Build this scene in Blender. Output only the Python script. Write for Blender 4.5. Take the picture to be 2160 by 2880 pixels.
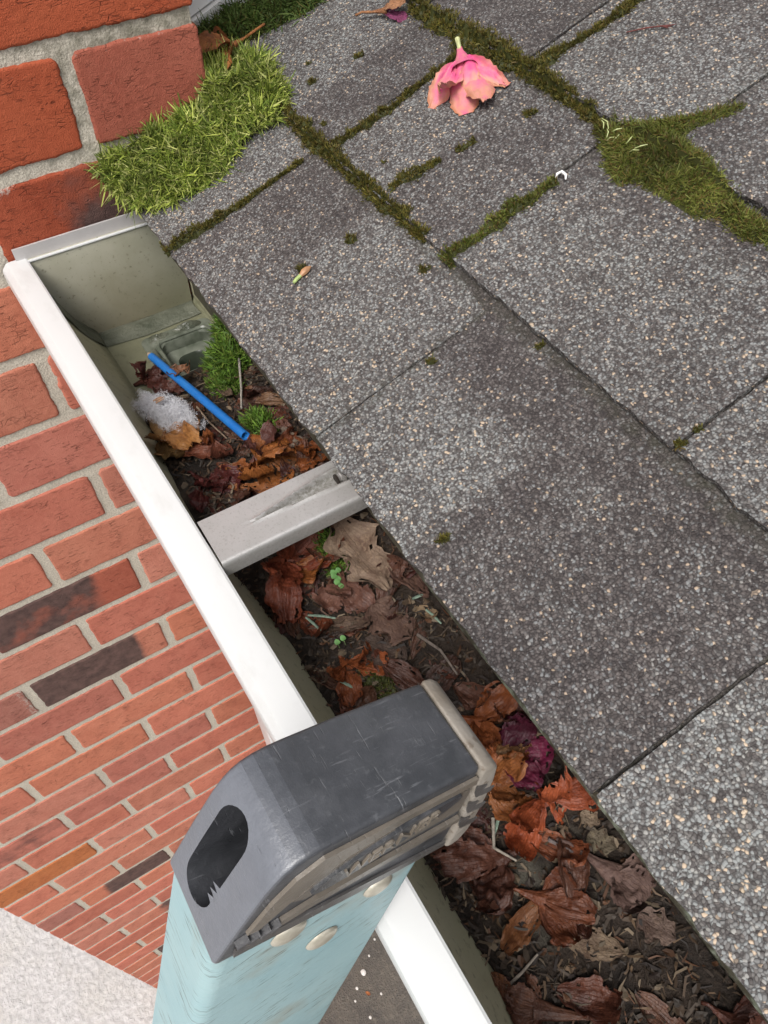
import bpy, bmesh, math, random
import numpy as np
from mathutils import Vector, Matrix, noise

for o in list(bpy.data.objects):
    bpy.data.objects.remove(o, do_unlink=True)
SC = bpy.context.scene
COL = SC.collection
RNG = random.Random(7)
NR = np.random.RandomState(11)

# ------------------------------------------------------------------ camera
# world: X runs along the gutter away from the brick wall (wall face X = 0),
# Y runs towards the house, Z is up; Z = 0 is the top bed joint in view.
cam = bpy.data.cameras.new('camera')
camo = bpy.data.objects.new('camera', cam)
COL.objects.link(camo)
RX = Vector((0.5283, 0.8490, -0.0103)); RD = Vector((0.6669, -0.4225, -0.6138)); RF = Vector((-0.5255, 0.3174, -0.7894))
camo.matrix_world = Matrix(((RX.x, -RD.x, -RF.x, 0.6650), (RX.y, -RD.y, -RF.y, -0.0187), (RX.z, -RD.z, -RF.z, 0.2395), (0, 0, 0, 1)))
cam.sensor_fit = 'VERTICAL'; cam.sensor_height = 36.0
cam.lens = 36.0 * 2168.04 / 2880.0
cam.clip_start = 0.01; cam.clip_end = 300
SC.camera = camo

# ------------------------------------------------------------------ light: bright overcast
SUN_EL = math.radians(56); SUN_DIR = Vector((0.50, -0.62, 0)).normalized()
world = bpy.data.worlds.new('World'); SC.world = world; world.use_nodes = True
wn = world.node_tree.nodes; wl = world.node_tree.links
sky = wn.new('ShaderNodeTexSky'); sky.sky_type = 'NISHITA'; sky.sun_disc = False
sky.sun_elevation = SUN_EL; sky.sun_rotation = math.atan2(SUN_DIR.x, SUN_DIR.y)
sky.air_density = 1.0; sky.dust_density = 4.0; sky.ozone_density = 1.0
hs = wn.new('ShaderNodeHueSaturation'); hs.inputs['Saturation'].default_value = 0.22
wl.new(sky.outputs[0], hs.inputs['Color'])
wl.new(hs.outputs[0], wn['Background'].inputs['Color'])
wn['Background'].inputs['Strength'].default_value = 0.10
sun = bpy.data.lights.new('sun', 'SUN'); sun.energy = 1.5; sun.angle = math.radians(22); sun.color = (1.0, 0.965, 0.92)
suno = bpy.data.objects.new('sun', sun); COL.objects.link(suno)
sd = Vector((SUN_DIR.x * math.cos(SUN_EL), SUN_DIR.y * math.cos(SUN_EL), math.sin(SUN_EL)))
suno.rotation_euler = sd.to_track_quat('Z', 'Y').to_euler()
suno.location = (0.4, -3, 4)
SC.view_settings.view_transform = 'Standard'; SC.view_settings.look = 'None'
SC.view_settings.gamma = 1.0; SC.view_settings.use_curve_mapping = False
SC.view_settings.exposure = 0.78

# ------------------------------------------------------------------ materials
class NT:
    def __init__(s, name):
        s.m = bpy.data.materials.new(name); s.m.use_nodes = True
        s.n = s.m.node_tree.nodes; s.l = s.m.node_tree.links
        s.b = s.n['Principled BSDF']
        s.pos = s.n.new('ShaderNodeNewGeometry').outputs['Position']
    def link(s, a, b): s.l.new(a, b)
    def val(s, sock, v):
        if hasattr(v, 'is_output') or isinstance(v, bpy.types.NodeSocket): s.l.new(v, sock)
        else: sock.default_value = v
    def scaled(s, sc):
        n = s.n.new('ShaderNodeVectorMath'); n.operation = 'MULTIPLY'
        s.link(s.pos, n.inputs[0]); n.inputs[1].default_value = sc
        return n.outputs[0]
    def noise(s, scale, detail=4, rough=0.55, vec=None, dist=0.0):
        n = s.n.new('ShaderNodeTexNoise'); n.inputs['Scale'].default_value = scale
        n.inputs['Detail'].default_value = detail; n.inputs['Roughness'].default_value = rough
        n.inputs['Distortion'].default_value = dist
        s.link(vec if vec is not None else s.pos, n.inputs['Vector']); return n.outputs['Fac']
    def voro(s, scale, feature='F1', vec=None, rnd=1.0):
        n = s.n.new('ShaderNodeTexVoronoi'); n.feature = feature
        n.inputs['Scale'].default_value = scale; n.inputs['Randomness'].default_value = rnd
        s.link(vec if vec is not None else s.pos, n.inputs['Vector']); return n
    def ramp(s, fac, stops, interp='LINEAR'):
        n = s.n.new('ShaderNodeValToRGB'); n.color_ramp.interpolation = interp
        e = n.color_ramp.elements
        while len(e) > 1: e.remove(e[-1])
        for i, (p, c) in enumerate(stops):
            if isinstance(c, (int, float)): c = (c, c, c)
            el = e[0] if i == 0 else e.new(p)
            el.position = p; el.color = (c[0], c[1], c[2], 1)
        s.link(fac, n.inputs[0]); return n.outputs['Color']
    def mix(s, fac, a, b, mode='MIX'):
        n = s.n.new('ShaderNodeMix'); n.data_type = 'RGBA'; n.blend_type = mode
        for sock, v in ((n.inputs[0], fac), (n.inputs[6], a), (n.inputs[7], b)):
            if isinstance(v, bpy.types.NodeSocket): s.link(v, sock)
            elif isinstance(v, (int, float)): sock.default_value = v
            else: sock.default_value = (v[0], v[1], v[2], 1)
        return n.outputs[2]
    def math(s, op, a, b=0.0, clamp=False):
        n = s.n.new('ShaderNodeMath'); n.operation = op; n.use_clamp = clamp
        for i, v in enumerate((a, b)):
            if isinstance(v, bpy.types.NodeSocket): s.link(v, n.inputs[i])
            else: n.inputs[i].default_value = v
        return n.outputs[0]
    def attr(s, name, kind='GEOMETRY'):
        n = s.n.new('ShaderNodeAttribute'); n.attribute_name = name; n.attribute_type = kind; return n
    def objcol(s):
        return s.n.new('ShaderNodeObjectInfo').outputs['Color']
    def sep(s, v):
        n = s.n.new('ShaderNodeSeparateXYZ'); s.link(v, n.inputs[0]); return n.outputs
    def bump(s, h, dist, strength=1.0, normal=None):
        n = s.n.new('ShaderNodeBump'); n.inputs['Distance'].default_value = dist; n.inputs['Strength'].default_value = strength
        s.link(h, n.inputs['Height'])
        if normal is not None: s.link(normal, n.inputs['Normal'])
        return n.outputs[0]
    def done(s, color, rough=0.6, normal=None, metallic=0.0, spec=0.5):
        s.val(s.b.inputs['Base Color'], color if isinstance(color, bpy.types.NodeSocket) else (*color, 1))
        s.val(s.b.inputs['Roughness'], rough)
        s.val(s.b.inputs['Metallic'], metallic)
        s.b.inputs['Specular IOR Level'].default_value = spec
        if normal is not None: s.link(normal, s.b.inputs['Normal'])
        return s.m

M = {}
def build_materials():
    # brick: object colour is the fired clay tone plus painted brightness of the lower courses; 'burn' and 'smear' are vertex masks
    t = NT('brick_clay')
    oc = t.objcol()
    n1 = t.noise(26, 5); n2 = t.noise(150, 4, 0.7); n3 = t.noise(900, 3, 0.6)
    c = t.mix(t.ramp(n1, [(0.3, 0.0), (0.75, 1.0)]), oc, t.mix(1.0, oc, (0.80, 0.68, 0.66), 'MULTIPLY'))
    c = t.mix(t.ramp(n2, [(0.42, 0), (0.75, 0.55)]), c, t.mix(1.0, oc, (1.18, 1.25, 1.25), 'MULTIPLY'))
    c = t.mix(t.ramp(n3, [(0.35, 0.35), (0.6, 0.0)]), c, t.mix(1.0, oc, (0.6, 0.5, 0.5), 'MULTIPLY'))
    # drag tears of the wire-cut face: short dark cracks running along the brick
    tear = t.noise(1.0, 2, 0.65, t.scaled((160, 85, 520)), 0.6)
    gate = t.ramp(t.noise(38, 2), [(0.40, 0), (0.62, 1)])
    crack = t.math('MULTIPLY', t.ramp(tear, [(0.615, 0), (0.66, 1)]), gate)
    c = t.mix(t.math('MULTIPLY', crack, 0.60), c, (0.085, 0.024, 0.015))
    ck = t.voro(1.0, 'DISTANCE_TO_EDGE', t.scaled((130, 95, 260))).outputs['Distance']
    net = t.math('MULTIPLY', t.ramp(ck, [(0.0, 1), (0.05, 0)]), t.ramp(t.noise(33, 3, 0.7), [(0.50, 0), (0.62, 1)]))
    c = t.mix(t.math('MULTIPLY', net, 0.50), c, (0.085, 0.024, 0.015))
    pits = t.ramp(t.voro(420).outputs['Distance'], [(0.06, 1), (0.16, 0)])
    pits = t.math('MULTIPLY', pits, t.ramp(n2, [(0.46, 0), (0.54, 1)]))
    c = t.mix(t.math('MULTIPLY', pits, 0.7), c, (0.06, 0.018, 0.012))
    spk = t.ramp(t.voro(260).outputs['Distance'], [(0.05, 1), (0.10, 0)])
    spk = t.math('MULTIPLY', spk, t.ramp(n1, [(0.56, 0), (0.62, 1)]))
    c = t.mix(t.math('MULTIPLY', spk, 0.6), c, (0.62, 0.45, 0.38))
    burn = t.attr('burn').outputs['Fac']
    bf = t.ramp(t.math('ADD', burn, t.math('MULTIPLY', t.math('SUBTRACT', n1, 0.5), 0.9)), [(0.38, 0), (0.72, 1)])
    bc = t.mix(t.ramp(t.noise(70, 4), [(0.35, 0), (0.7, 1)]), (0.055, 0.042, 0.040), (0.13, 0.085, 0.075))
    c = t.mix(t.math('MULTIPLY', bf, 0.93), c, bc)
    sm = t.attr('smear').outputs['Fac']
    sf = t.ramp(t.math('ADD', sm, t.math('MULTIPLY', t.math('SUBTRACT', t.noise(220, 5, 0.7), 0.5), 1.1)), [(0.55, 0), (0.72, 1)])
    c = t.mix(t.math('MULTIPLY', sf, 0.85), c, (0.46, 0.40, 0.35))
    h = t.math('ADD', t.math('MULTIPLY', n2, 0.40), t.math('MULTIPLY', n3, 0.55))
    h = t.math('SUBTRACT', h, t.math('MULTIPLY', net, 0.5))
    h = t.math('SUBTRACT', h, t.math('MULTIPLY', crack, 0.9)); h = t.math('SUBTRACT', h, t.math('MULTIPLY', pits, 0.6))
    M['brick'] = t.done(c, 0.85, t.bump(h, 0.0016, 0.9), spec=0.2)

    t = NT('mortar_sand')
    n1 = t.noise(18, 4); n2 = t.noise(500, 3, 0.7); n3 = t.noise(130, 4)
    c = t.mix(t.ramp(n1, [(0.3, 0), (0.7, 1)]), (0.64, 0.59, 0.495), (0.54, 0.495, 0.415))
    c = t.mix(t.ramp(n2, [(0.40, 0.45), (0.58, 0)]), c, (0.22, 0.19, 0.15))
    dirt = t.attr('burn').outputs['Fac']
    df = t.ramp(t.math('ADD', dirt, t.math('MULTIPLY', t.math('SUBTRACT', n3, 0.5), 1.0)), [(0.4, 0), (0.85, 1)])
    c = t.mix(t.math('MULTIPLY', df, 0.85), c, (0.16, 0.15, 0.11))
    M['mortar'] = t.done(c, 0.92, t.bump(t.math('ADD', n2, n3), 0.0015, 0.8), spec=0.15)

    # asphalt shingle: coloured mineral granules in dark bitumen
    t = NT('shingle_granules')
    wv = t.n.new('ShaderNodeVectorMath'); wv.operation = 'ADD'
    nz = t.n.new('ShaderNodeTexNoise'); nz.inputs['Scale'].default_value = 300; nz.inputs['Detail'].default_value = 0; t.link(t.pos, nz.inputs['Vector'])
    sc1 = t.n.new('ShaderNodeVectorMath'); sc1.operation = 'SCALE'; sc1.inputs['Scale'].default_value = 0.0016
    t.link(nz.outputs['Color'], sc1.inputs[0]); t.link(t.pos, wv.inputs[0]); t.link(sc1.outputs[0], wv.inputs[1])
    va = t.voro(640, 'F1', wv.outputs[0])
    cs = t.n.new('ShaderNodeSeparateColor'); t.link(va.outputs['Color'], cs.inputs[0])
    dark = t.ramp(cs.outputs[0], [(0, (0.066, 0.059, 0.058)), (0.25, (0.092, 0.083, 0.080)), (0.50, (0.125, 0.114, 0.110)), (0.78, (0.165, 0.154, 0.148)), (0.94, (0.23, 0.23, 0.225)), (0.989, (0.42, 0.34, 0.25))], 'CONSTANT')
    light = t.ramp(cs.outputs[0], [(0, (0.085, 0.079, 0.078)), (0.20, (0.135, 0.130, 0.127)), (0.42, (0.178, 0.180, 0.180)), (0.66, (0.235, 0.248, 0.250)), (0.86, (0.285, 0.285, 0.275)), (0.948, (0.47, 0.38, 0.29))], 'CONSTANT')
    tone = t.attr('tone').outputs['Fac']
    tf = t.math('ADD', tone, t.math('MULTIPLY', t.math('SUBTRACT', t.noise(45, 3), 0.5), 0.9))
    pick = t.math('LESS_THAN', cs.outputs[1], tf)
    c = t.mix(pick, dark, light)
    gap = t.ramp(va.outputs['Distance'], [(0.46, 0), (0.66, 1)])
    lost = t.ramp(t.math('ADD', cs.outputs[2], t.math('MULTIPLY', t.noise(30, 3), 0.35)), [(0.18, 1), (0.24, 0)])
    c = t.mix(t.math('MULTIPLY', gap, 0.62), c, (0.030, 0.027, 0.027))
    c = t.mix(t.math('MULTIPLY', lost, 0.65), c, (0.028, 0.026, 0.029))
    c = t.mix(t.ramp(t.noise(11, 3), [(0.35, 0.25), (0.65, 0)]), c, t.mix(1.0, c, (0.72, 0.68, 0.72), 'MULTIPLY'))
    c = t.mix(1.0, c, t.ramp(tf, [(0.0, (0.80, 0.765, 0.765)), (0.8, (1.13, 1.11, 1.08))]), 'MULTIPLY')
    c = t.mix(t.ramp(t.noise(7, 4, 0.6), [(0.48, 0), (0.68, 0.40)]), c, t.mix(1.0, c, (0.58, 0.55, 0.545), 'MULTIPLY'))
    alg = t.attr('algae_shade').outputs['Fac']
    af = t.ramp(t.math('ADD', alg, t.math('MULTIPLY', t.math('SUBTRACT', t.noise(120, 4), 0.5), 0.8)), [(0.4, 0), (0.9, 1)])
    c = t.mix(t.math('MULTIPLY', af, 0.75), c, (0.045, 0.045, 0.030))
    hgt = t.ramp(va.outputs['Distance'], [(0.15, 1), (0.45, 0.7), (0.70, 0)])
    hh = t.math('MULTIPLY', hgt, t.math('ADD', 0.35, cs.outputs[2]))
    M['shingle'] = t.done(c, 0.82, t.bump(hh, 0.0009, 0.8), spec=0.25)

    t = NT('white_enamel')
    n1 = t.noise(60, 4); n2 = t.noise(14, 3)
    c = t.mix(t.ramp(n2, [(0.35, 0), (0.75, 0.3)]), (0.62, 0.625, 0.62), (0.54, 0.55, 0.545))
    c = t.mix(t.ramp(t.noise(1.0, 5, 0.65, t.scaled((22, 45, 45))), [(0.55, 0), (0.82, 0.35)]), c, (0.36, 0.355, 0.32))
    sp = t.ramp(t.voro(75).outputs['Distance'], [(0.035, 1), (0.06, 0)])
    sp = t.math('MULTIPLY', sp, t.ramp(t.noise(23, 2), [(0.60, 0), (0.64, 1)]))
    c = t.mix(t.math('MULTIPLY', sp, 0.7), c, (0.10, 0.09, 0.07))
    M['enamel'] = t.done(c, 0.33, t.bump(n1, 0.0004, 0.4), spec=0.5)

    t = NT('stained_gutter_inside')
    n1 = t.noise(22, 5); n2 = t.noise(160, 4, 0.7); n3 = t.noise(55, 4, 0.6, t.scaled((1, 0.4, 0.25)))
    c = t.mix(t.ramp(n1, [(0.3, 0), (0.7, 1)]), (0.52, 0.50, 0.34), (0.62, 0.60, 0.44))
    c = t.mix(t.ramp(n3, [(0.55, 0), (0.80, 0.6)]), c, (0.25, 0.235, 0.13))
    c = t.mix(t.ramp(n2, [(0.56, 0), (0.68, 0.6)]), c, (0.10, 0.095, 0.05))
    z = t.sep(t.pos)[2]
    low = t.ramp(t.math('ADD', t.math('MULTIPLY', z, -1), t.math('MULTIPLY', n1, 0.03)), [(0.205, 0), (0.255, 1)])
    c = t.mix(t.math('MULTIPLY', low, 0.4), c, (0.26, 0.24, 0.13))
    bot = t.ramp(t.math('ADD', t.math('MULTIPLY', z, -1), t.math('MULTIPLY', n2, 0.006)), [(0.238, 0), (0.247, 1)])
    c = t.mix(t.math('MULTIPLY', bot, 0.85), c, t.mix(n3, (0.15, 0.155, 0.10), (0.07, 0.075, 0.045)))
    M['inside'] = t.done(c, 0.42, t.bump(n2, 0.0004, 0.4), spec=0.45)

    t = NT('end_cap_film')
    n1 = t.noise(15, 5); n2 = t.noise(240, 4, 0.7)
    c = t.mix(t.ramp(n1, [(0.3, 0), (0.7, 1)]), (0.54, 0.52, 0.43), (0.46, 0.445, 0.345))
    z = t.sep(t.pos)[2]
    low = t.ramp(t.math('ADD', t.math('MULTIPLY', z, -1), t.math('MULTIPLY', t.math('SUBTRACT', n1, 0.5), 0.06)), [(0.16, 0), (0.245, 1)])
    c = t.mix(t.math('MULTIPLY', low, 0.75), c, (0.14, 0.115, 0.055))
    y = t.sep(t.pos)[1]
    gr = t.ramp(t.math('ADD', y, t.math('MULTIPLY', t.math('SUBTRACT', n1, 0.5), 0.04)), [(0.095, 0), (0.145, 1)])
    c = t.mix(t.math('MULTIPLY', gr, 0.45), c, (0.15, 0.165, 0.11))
    c = t.mix(t.ramp(n2, [(0.60, 0), (0.70, 0.6)]), c, (0.10, 0.09, 0.05))
    M['cap_film'] = t.done(c, 0.38, t.bump(n2, 0.0003, 0.4), spec=0.45)

    t = NT('brick_reflection_enamel'); n1 = t.noise(40, 3)
    M['flange'] = t.done(t.mix(n1, (0.40, 0.38, 0.375), (0.50, 0.48, 0.47)), 0.45)  # pinkish grey carries the brick's reflection in the base colour

    t = NT('old_sealant')
    n1 = t.noise(40, 5); n2 = t.noise(200, 4)
    c = t.mix(t.ramp(n1, [(0.3, 0), (0.7, 1)]), (0.060, 0.068, 0.048), (0.17, 0.175, 0.135))
    M['sealant'] = t.done(c, 0.35, t.bump(t.math('ADD', n1, n2), 0.002, 0.8), spec=0.5)

    t = NT('outlet_metal')
    n1 = t.noise(45, 5); n2 = t.noise(180, 4)
    c = t.mix(t.ramp(n1, [(0.35, 0), (0.65, 1)]), (0.06, 0.072, 0.050), (0.19, 0.205, 0.165))
    M['outlet'] = t.done(c, 0.3, t.bump(n2, 0.0008, 0.6), spec=0.5)

    t = NT('shaded_throat'); n1 = t.noise(120, 4)
    M['throat'] = t.done(t.mix(n1, (0.020, 0.026, 0.018), (0.055, 0.065, 0.048)), 0.25)  # near-black stands in for the shade inside the outlet hole

    t = NT('back_paint')
    n1 = t.noise(60, 5, 0.6); n2 = t.noise(230, 4, 0.65)
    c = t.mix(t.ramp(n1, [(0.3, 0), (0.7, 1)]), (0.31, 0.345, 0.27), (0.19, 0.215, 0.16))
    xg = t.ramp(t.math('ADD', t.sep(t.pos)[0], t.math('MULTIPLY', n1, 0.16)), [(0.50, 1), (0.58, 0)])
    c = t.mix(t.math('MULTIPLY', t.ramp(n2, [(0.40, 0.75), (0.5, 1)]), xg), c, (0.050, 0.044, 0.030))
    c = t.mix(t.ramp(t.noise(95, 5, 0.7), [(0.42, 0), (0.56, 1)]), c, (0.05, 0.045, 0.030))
    c = t.mix(t.ramp(t.noise(1.0, 4, 0.65, t.scaled((210, 60, 40))), [(0.45, 0), (0.60, 0.8)]), c, (0.07, 0.062, 0.042))
    M['back'] = t.done(c, 0.6, t.bump(n2, 0.0006, 0.6))

    t = NT('mill_aluminium')
    n1 = t.noise(30, 4); n2 = t.noise(700, 3, 0.7)
    c = t.mix(t.ramp(n1, [(0.3, 0), (0.7, 1)]), (0.52, 0.505, 0.495), (0.40, 0.39, 0.375))
    c = t.mix(t.ramp(n2, [(0.55, 0), (0.72, 0.6)]), c, (0.24, 0.22, 0.20))
    sm = t.attr('burn').outputs['Fac']
    c = t.mix(t.math('MULTIPLY', sm, t.ramp(t.noise(420, 4, 0.7), [(0.40, 0.2), (0.6, 0.9)])), c, (0.20, 0.19, 0.16))
    M['alu'] = t.done(c, t.ramp(n1, [(0.3, 0.36), (0.7, 0.55)]), t.bump(n2, 0.0002, 0.4), metallic=0.45)

    t = NT('screw_steel')
    M['steel'] = t.done((0.62, 0.60, 0.58), 0.35, metallic=0.8)

    t = NT('wet_leaf_mould')
    n1 = t.noise(45, 5); n2 = t.noise(260, 5, 0.7); n3 = t.noise(16, 3)
    c = t.mix(t.ramp(n1, [(0.3, 0), (0.7, 1)]), (0.014, 0.010, 0.008), (0.040, 0.027, 0.019))
    c = t.mix(t.ramp(n2, [(0.58, 0), (0.72, 0.7)]), c, (0.085, 0.056, 0.038))
    c = t.mix(t.ramp(n3, [(0.62, 0), (0.72, 0.5)]), c, (0.15, 0.14, 0.11))
    M['soil'] = t.done(c, t.ramp(n2, [(0.3, 0.5), (0.7, 0.85)]), t.bump(t.math('ADD', n1, n2), 0.005, 1.0), spec=0.4)

    # dead petals and leaves: object colour plus veins and blotches
    def leafmat(name, rough, veins):
        t = NT(name)
        oc = t.objcol()
        n1 = t.noise(75, 5, 0.6); n2 = t.noise(330, 4, 0.7); n3 = t.noise(28, 3)
        c = t.mix(t.ramp(n1, [(0.32, 0), (0.70, 1)]), t.mix(1.0, oc, (0.42, 0.34, 0.32), 'MULTIPLY'), oc)
        c = t.mix(t.ramp(n2, [(0.50, 0), (0.75, 0.6)]), c, t.mix(1.0, oc, (1.45, 1.40, 1.25), 'MULTIPLY'))
        vn = t.attr('vein').outputs['Fac']
        st = t.math('ADD', t.math('MULTIPLY', t.attr('vv').outputs['Fac'], 17.0), t.math('ADD', t.math('MULTIPLY', t.attr('uu').outputs['Fac'], 3.0), t.math('MULTIPLY', n1, 1.3)))
        rib = t.math('MULTIPLY', t.ramp(t.math('ABSOLUTE', t.math('SINE', st)), [(0.0, 1), (0.30, 0)]), t.ramp(n2, [(0.35, 0.2), (0.6, 1)]))
        c = t.mix(t.math('MULTIPLY', rib, 0.30), c, t.mix(1.0, oc, (0.50, 0.40, 0.38), 'MULTIPLY'))
        c = t.mix(t.math('MULTIPLY', vn, veins), c, t.mix(1.0, oc, (0.45, 0.38, 0.36), 'MULTIPLY'))
        c = t.mix(t.ramp(n3, [(0.58, 0), (0.72, 0.6)]), c, t.mix(1.0, oc, (0.35, 0.28, 0.28), 'MULTIPLY'))
        h = t.math('SUBTRACT', t.math('ADD', n1, t.math('MULTIPLY', n2, 0.5)), t.math('ADD', t.math('MULTIPLY', vn, 0.4), t.math('MULTIPLY', rib, 0.16)))
        t.b.inputs['Subsurface Weight'].default_value = 0.0
        return t.done(c, rough, t.bump(h, 0.0022, 0.9), spec=0.4)
    M['wet_petal'] = leafmat('wet_dead_petal', 0.42, 0.5)
    M['dry_leaf'] = leafmat('dry_dead_leaf', 0.7, 0.6)

    t = NT('pink_petal')
    n1 = t.noise(90, 5); a = t.attr('tone').outputs['Fac']
    f = t.math('ADD', a, t.math('MULTIPLY', t.math('SUBTRACT', n1, 0.5), 0.9))
    c = t.ramp(f, [(0.12, (0.55, 0.05, 0.20)), (0.36, (0.62, 0.15, 0.23)), (0.58, (0.56, 0.25, 0.18)), (0.9, (0.42, 0.17, 0.085))])
    vn = t.attr('vein').outputs['Fac']
    c = t.mix(t.math('MULTIPLY', vn, 0.5), c, (0.62, 0.05, 0.26))
    M['pink'] = t.done(c, 0.6, t.bump(n1, 0.002, 0.6))

    t = NT('vertex_tinted')      # moss, litter: colour of each strand is a vertex colour
    vc = t.attr('Col').outputs['Color']
    n1 = t.noise(400, 3)
    c = t.mix(t.ramp(n1, [(0.3, 0.35), (0.7, 0)]), vc, t.mix(1.0, vc, (0.6, 0.6, 0.6), 'MULTIPLY'))
    M['strand'] = t.done(c, 0.62, spec=0.3)
    t = NT('moss_bed')
    n1 = t.noise(140, 4)
    c = t.mix(n1, (0.022, 0.028, 0.007), (0.060, 0.062, 0.014))
    M['moss_bed'] = t.done(c, 0.9, t.bump(t.noise(420, 4), 0.003, 1.0), spec=0.1)

    t = NT('blue_plastic')
    n1 = t.noise(120, 4)
    c = t.mix(t.ramp(n1, [(0.4, 0), (0.75, 0.5)]), (0.012, 0.135, 0.44), (0.03, 0.20, 0.50))
    M['blue'] = t.done(c, 0.38, t.bump(n1, 0.0004, 0.4))
    t = NT('bare_wood'); n1 = t.noise(200, 4)
    M['wood'] = t.done(t.mix(n1, (0.30, 0.22, 0.15), (0.50, 0.40, 0.30)), 0.8)
    t = NT('white_floss')
    M['floss'] = t.done((0.66, 0.66, 0.69), 0.9, spec=0.1)
    t = NT('twig_bark'); n1 = t.noise(300, 4)
    M['twig'] = t.done(t.mix(1.0, t.objcol(), t.ramp(n1, [(0.3, 0.55), (0.7, 1.2)]), 'MULTIPLY'), 0.8, t.bump(n1, 0.001, 0.8))
    t = NT('fresh_green'); n1 = t.noise(200, 3)
    M['green'] = t.done(t.mix(1.0, t.objcol(), t.ramp(n1, [(0.3, 0.75), (0.7, 1.15)]), 'MULTIPLY'), 0.5)

    # ladder
    t = NT('sky_blue_fibreglass')
    n1 = t.noise(28, 4); n2 = t.noise(240, 4, 0.7)
    c = t.mix(t.ramp(n1, [(0.3, 0), (0.7, 1)]), (0.255, 0.405, 0.435), (0.315, 0.455, 0.47))
    st = t.n.new('ShaderNodeMapping'); st.inputs['Rotation'].default_value = (math.radians(-38), 0, 0); st.inputs['Scale'].default_value = (60, 90, 700)
    t.link(t.pos, st.inputs['Vector'])
    fb = t.noise(1.0, 3, 0.6, st.outputs[0])
    c = t.mix(t.math('MULTIPLY', t.ramp(fb, [(0.585, 0), (0.64, 1)]), t.ramp(t.noise(50, 3), [(0.42, 0), (0.56, 0.9)])), c, (0.10, 0.12, 0.11))
    c = t.mix(t.ramp(fb, [(0.25, 0.3), (0.42, 0)]), c, (0.42, 0.56, 0.57))
    c = t.mix(t.ramp(t.noise(20, 4, 0.6), [(0.54, 0), (0.72, 0.65)]), c, (0.27, 0.25, 0.19))
    M['fibre'] = t.done(c, 0.5, t.bump(t.math('ADD', fb, t.math('MULTIPLY', n2, 0.5)), 0.0007, 0.5))
    t = NT('worn_black_plastic')
    n1 = t.noise(60, 5, 0.6); n2 = t.noise(260, 5, 0.7)
    c = t.mix(t.ramp(n1, [(0.3, 0), (0.7, 1)]), (0.028, 0.030, 0.034), (0.056, 0.058, 0.066))
    st = t.n.new('ShaderNodeMapping'); st.inputs['Rotation'].default_value = (0, 0, math.radians(25)); st.inputs['Scale'].default_value = (70, 900, 70)
    t.link(t.pos, st.inputs['Vector'])
    sc = t.noise(1.0, 2, 0.6, st.outputs[0])
    scf = t.math('MULTIPLY', t.ramp(sc, [(0.64, 0), (0.69, 1)]), t.ramp(t.noise(75, 2), [(0.45, 0), (0.62, 1)]))
    c = t.mix(t.math('MULTIPLY', scf, 0.40), c, (0.26, 0.27, 0.29))
    st2 = t.n.new('ShaderNodeMapping'); st2.inputs['Rotation'].default_value = (0, 0, math.radians(-42)); st2.inputs['Scale'].default_value = (900, 90, 90)
    t.link(t.pos, st2.inputs['Vector'])
    sc2 = t.math('MULTIPLY', t.ramp(t.noise(1.0, 2, 0.6, st2.outputs[0]), [(0.62, 0), (0.68, 1)]), t.ramp(t.noise(48, 2), [(0.48, 0), (0.6, 1)]))
    c = t.mix(t.math('MULTIPLY', sc2, 0.35), c, (0.22, 0.225, 0.24))
    c = t.mix(t.ramp(t.noise(38, 5, 0.7), [(0.50, 0), (0.80, 0.5)]), c, (0.11, 0.113, 0.122))
    c = t.mix(t.ramp(n2, [(0.58, 0), (0.74, 0.40)]), c, (0.15, 0.155, 0.165))
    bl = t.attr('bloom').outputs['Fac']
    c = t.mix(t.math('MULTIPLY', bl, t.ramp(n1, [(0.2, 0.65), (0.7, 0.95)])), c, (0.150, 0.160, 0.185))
    du = t.attr('dust').outputs['Fac']
    dfa = t.math('MULTIPLY', du, t.ramp(n1, [(0.25, 0.65), (0.7, 1.0)]))
    c = t.mix(dfa, c, (0.185, 0.155, 0.120))
    M['plastic'] = t.done(c, t.ramp(n1, [(0.3, 0.27), (0.7, 0.45)]), t.bump(t.math('ADD', n2, t.math('MULTIPLY', scf, -1)), 0.0005, 0.7), spec=0.75)
    t = NT('tan_rubber')
    n1 = t.noise(60, 5); n2 = t.noise(300, 4)
    c = t.mix(t.ramp(n1, [(0.35, 0), (0.7, 1)]), (0.19, 0.160, 0.125), (0.29, 0.262, 0.228))
    c = t.mix(t.ramp(n2, [(0.6, 0), (0.7, 0.7)]), c, (0.12, 0.09, 0.065))
    M['rubber'] = t.done(c, 0.6, t.bump(n2, 0.0008, 0.6))
    t = NT('brassy_rivet'); n1 = t.noise(220, 4)
    M['rivet'] = t.done(t.mix(n1, (0.36, 0.32, 0.24), (0.72, 0.68, 0.58)), 0.38, t.bump(n1, 0.0006, 0.6), metallic=0.55)

    t = NT('white_board'); n1 = t.noise(30, 4)
    M['board'] = t.done(t.mix(n1, (0.74, 0.735, 0.71), (0.82, 0.82, 0.80)), 0.5, t.bump(t.noise(300, 3), 0.0004, 0.3))

    t = NT('pale_exposed_concrete')
    n1 = t.noise(3, 4); n2 = t.noise(60, 5, 0.7); v = t.voro(48)
    c = t.mix(t.ramp(n2, [(0.3, 0), (0.7, 1)]), (0.50, 0.465, 0.45), (0.66, 0.625, 0.61))
    c = t.mix(t.ramp(n1, [(0.5, 0), (0.75, 0.5)]), c, (0.50, 0.45, 0.36))
    c = t.mix(t.ramp(v.outputs['Distance'], [(0.45, 0), (0.75, 0.3)]), c, (0.36, 0.34, 0.33))
    M['concrete'] = t.done(c, 0.9, t.bump(t.math('SUBTRACT', n2, t.math('MULTIPLY', v.outputs['Distance'], 0.35)), 0.02, 0.7), spec=0.2)
    t = NT('dark_bare_earth')
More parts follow.
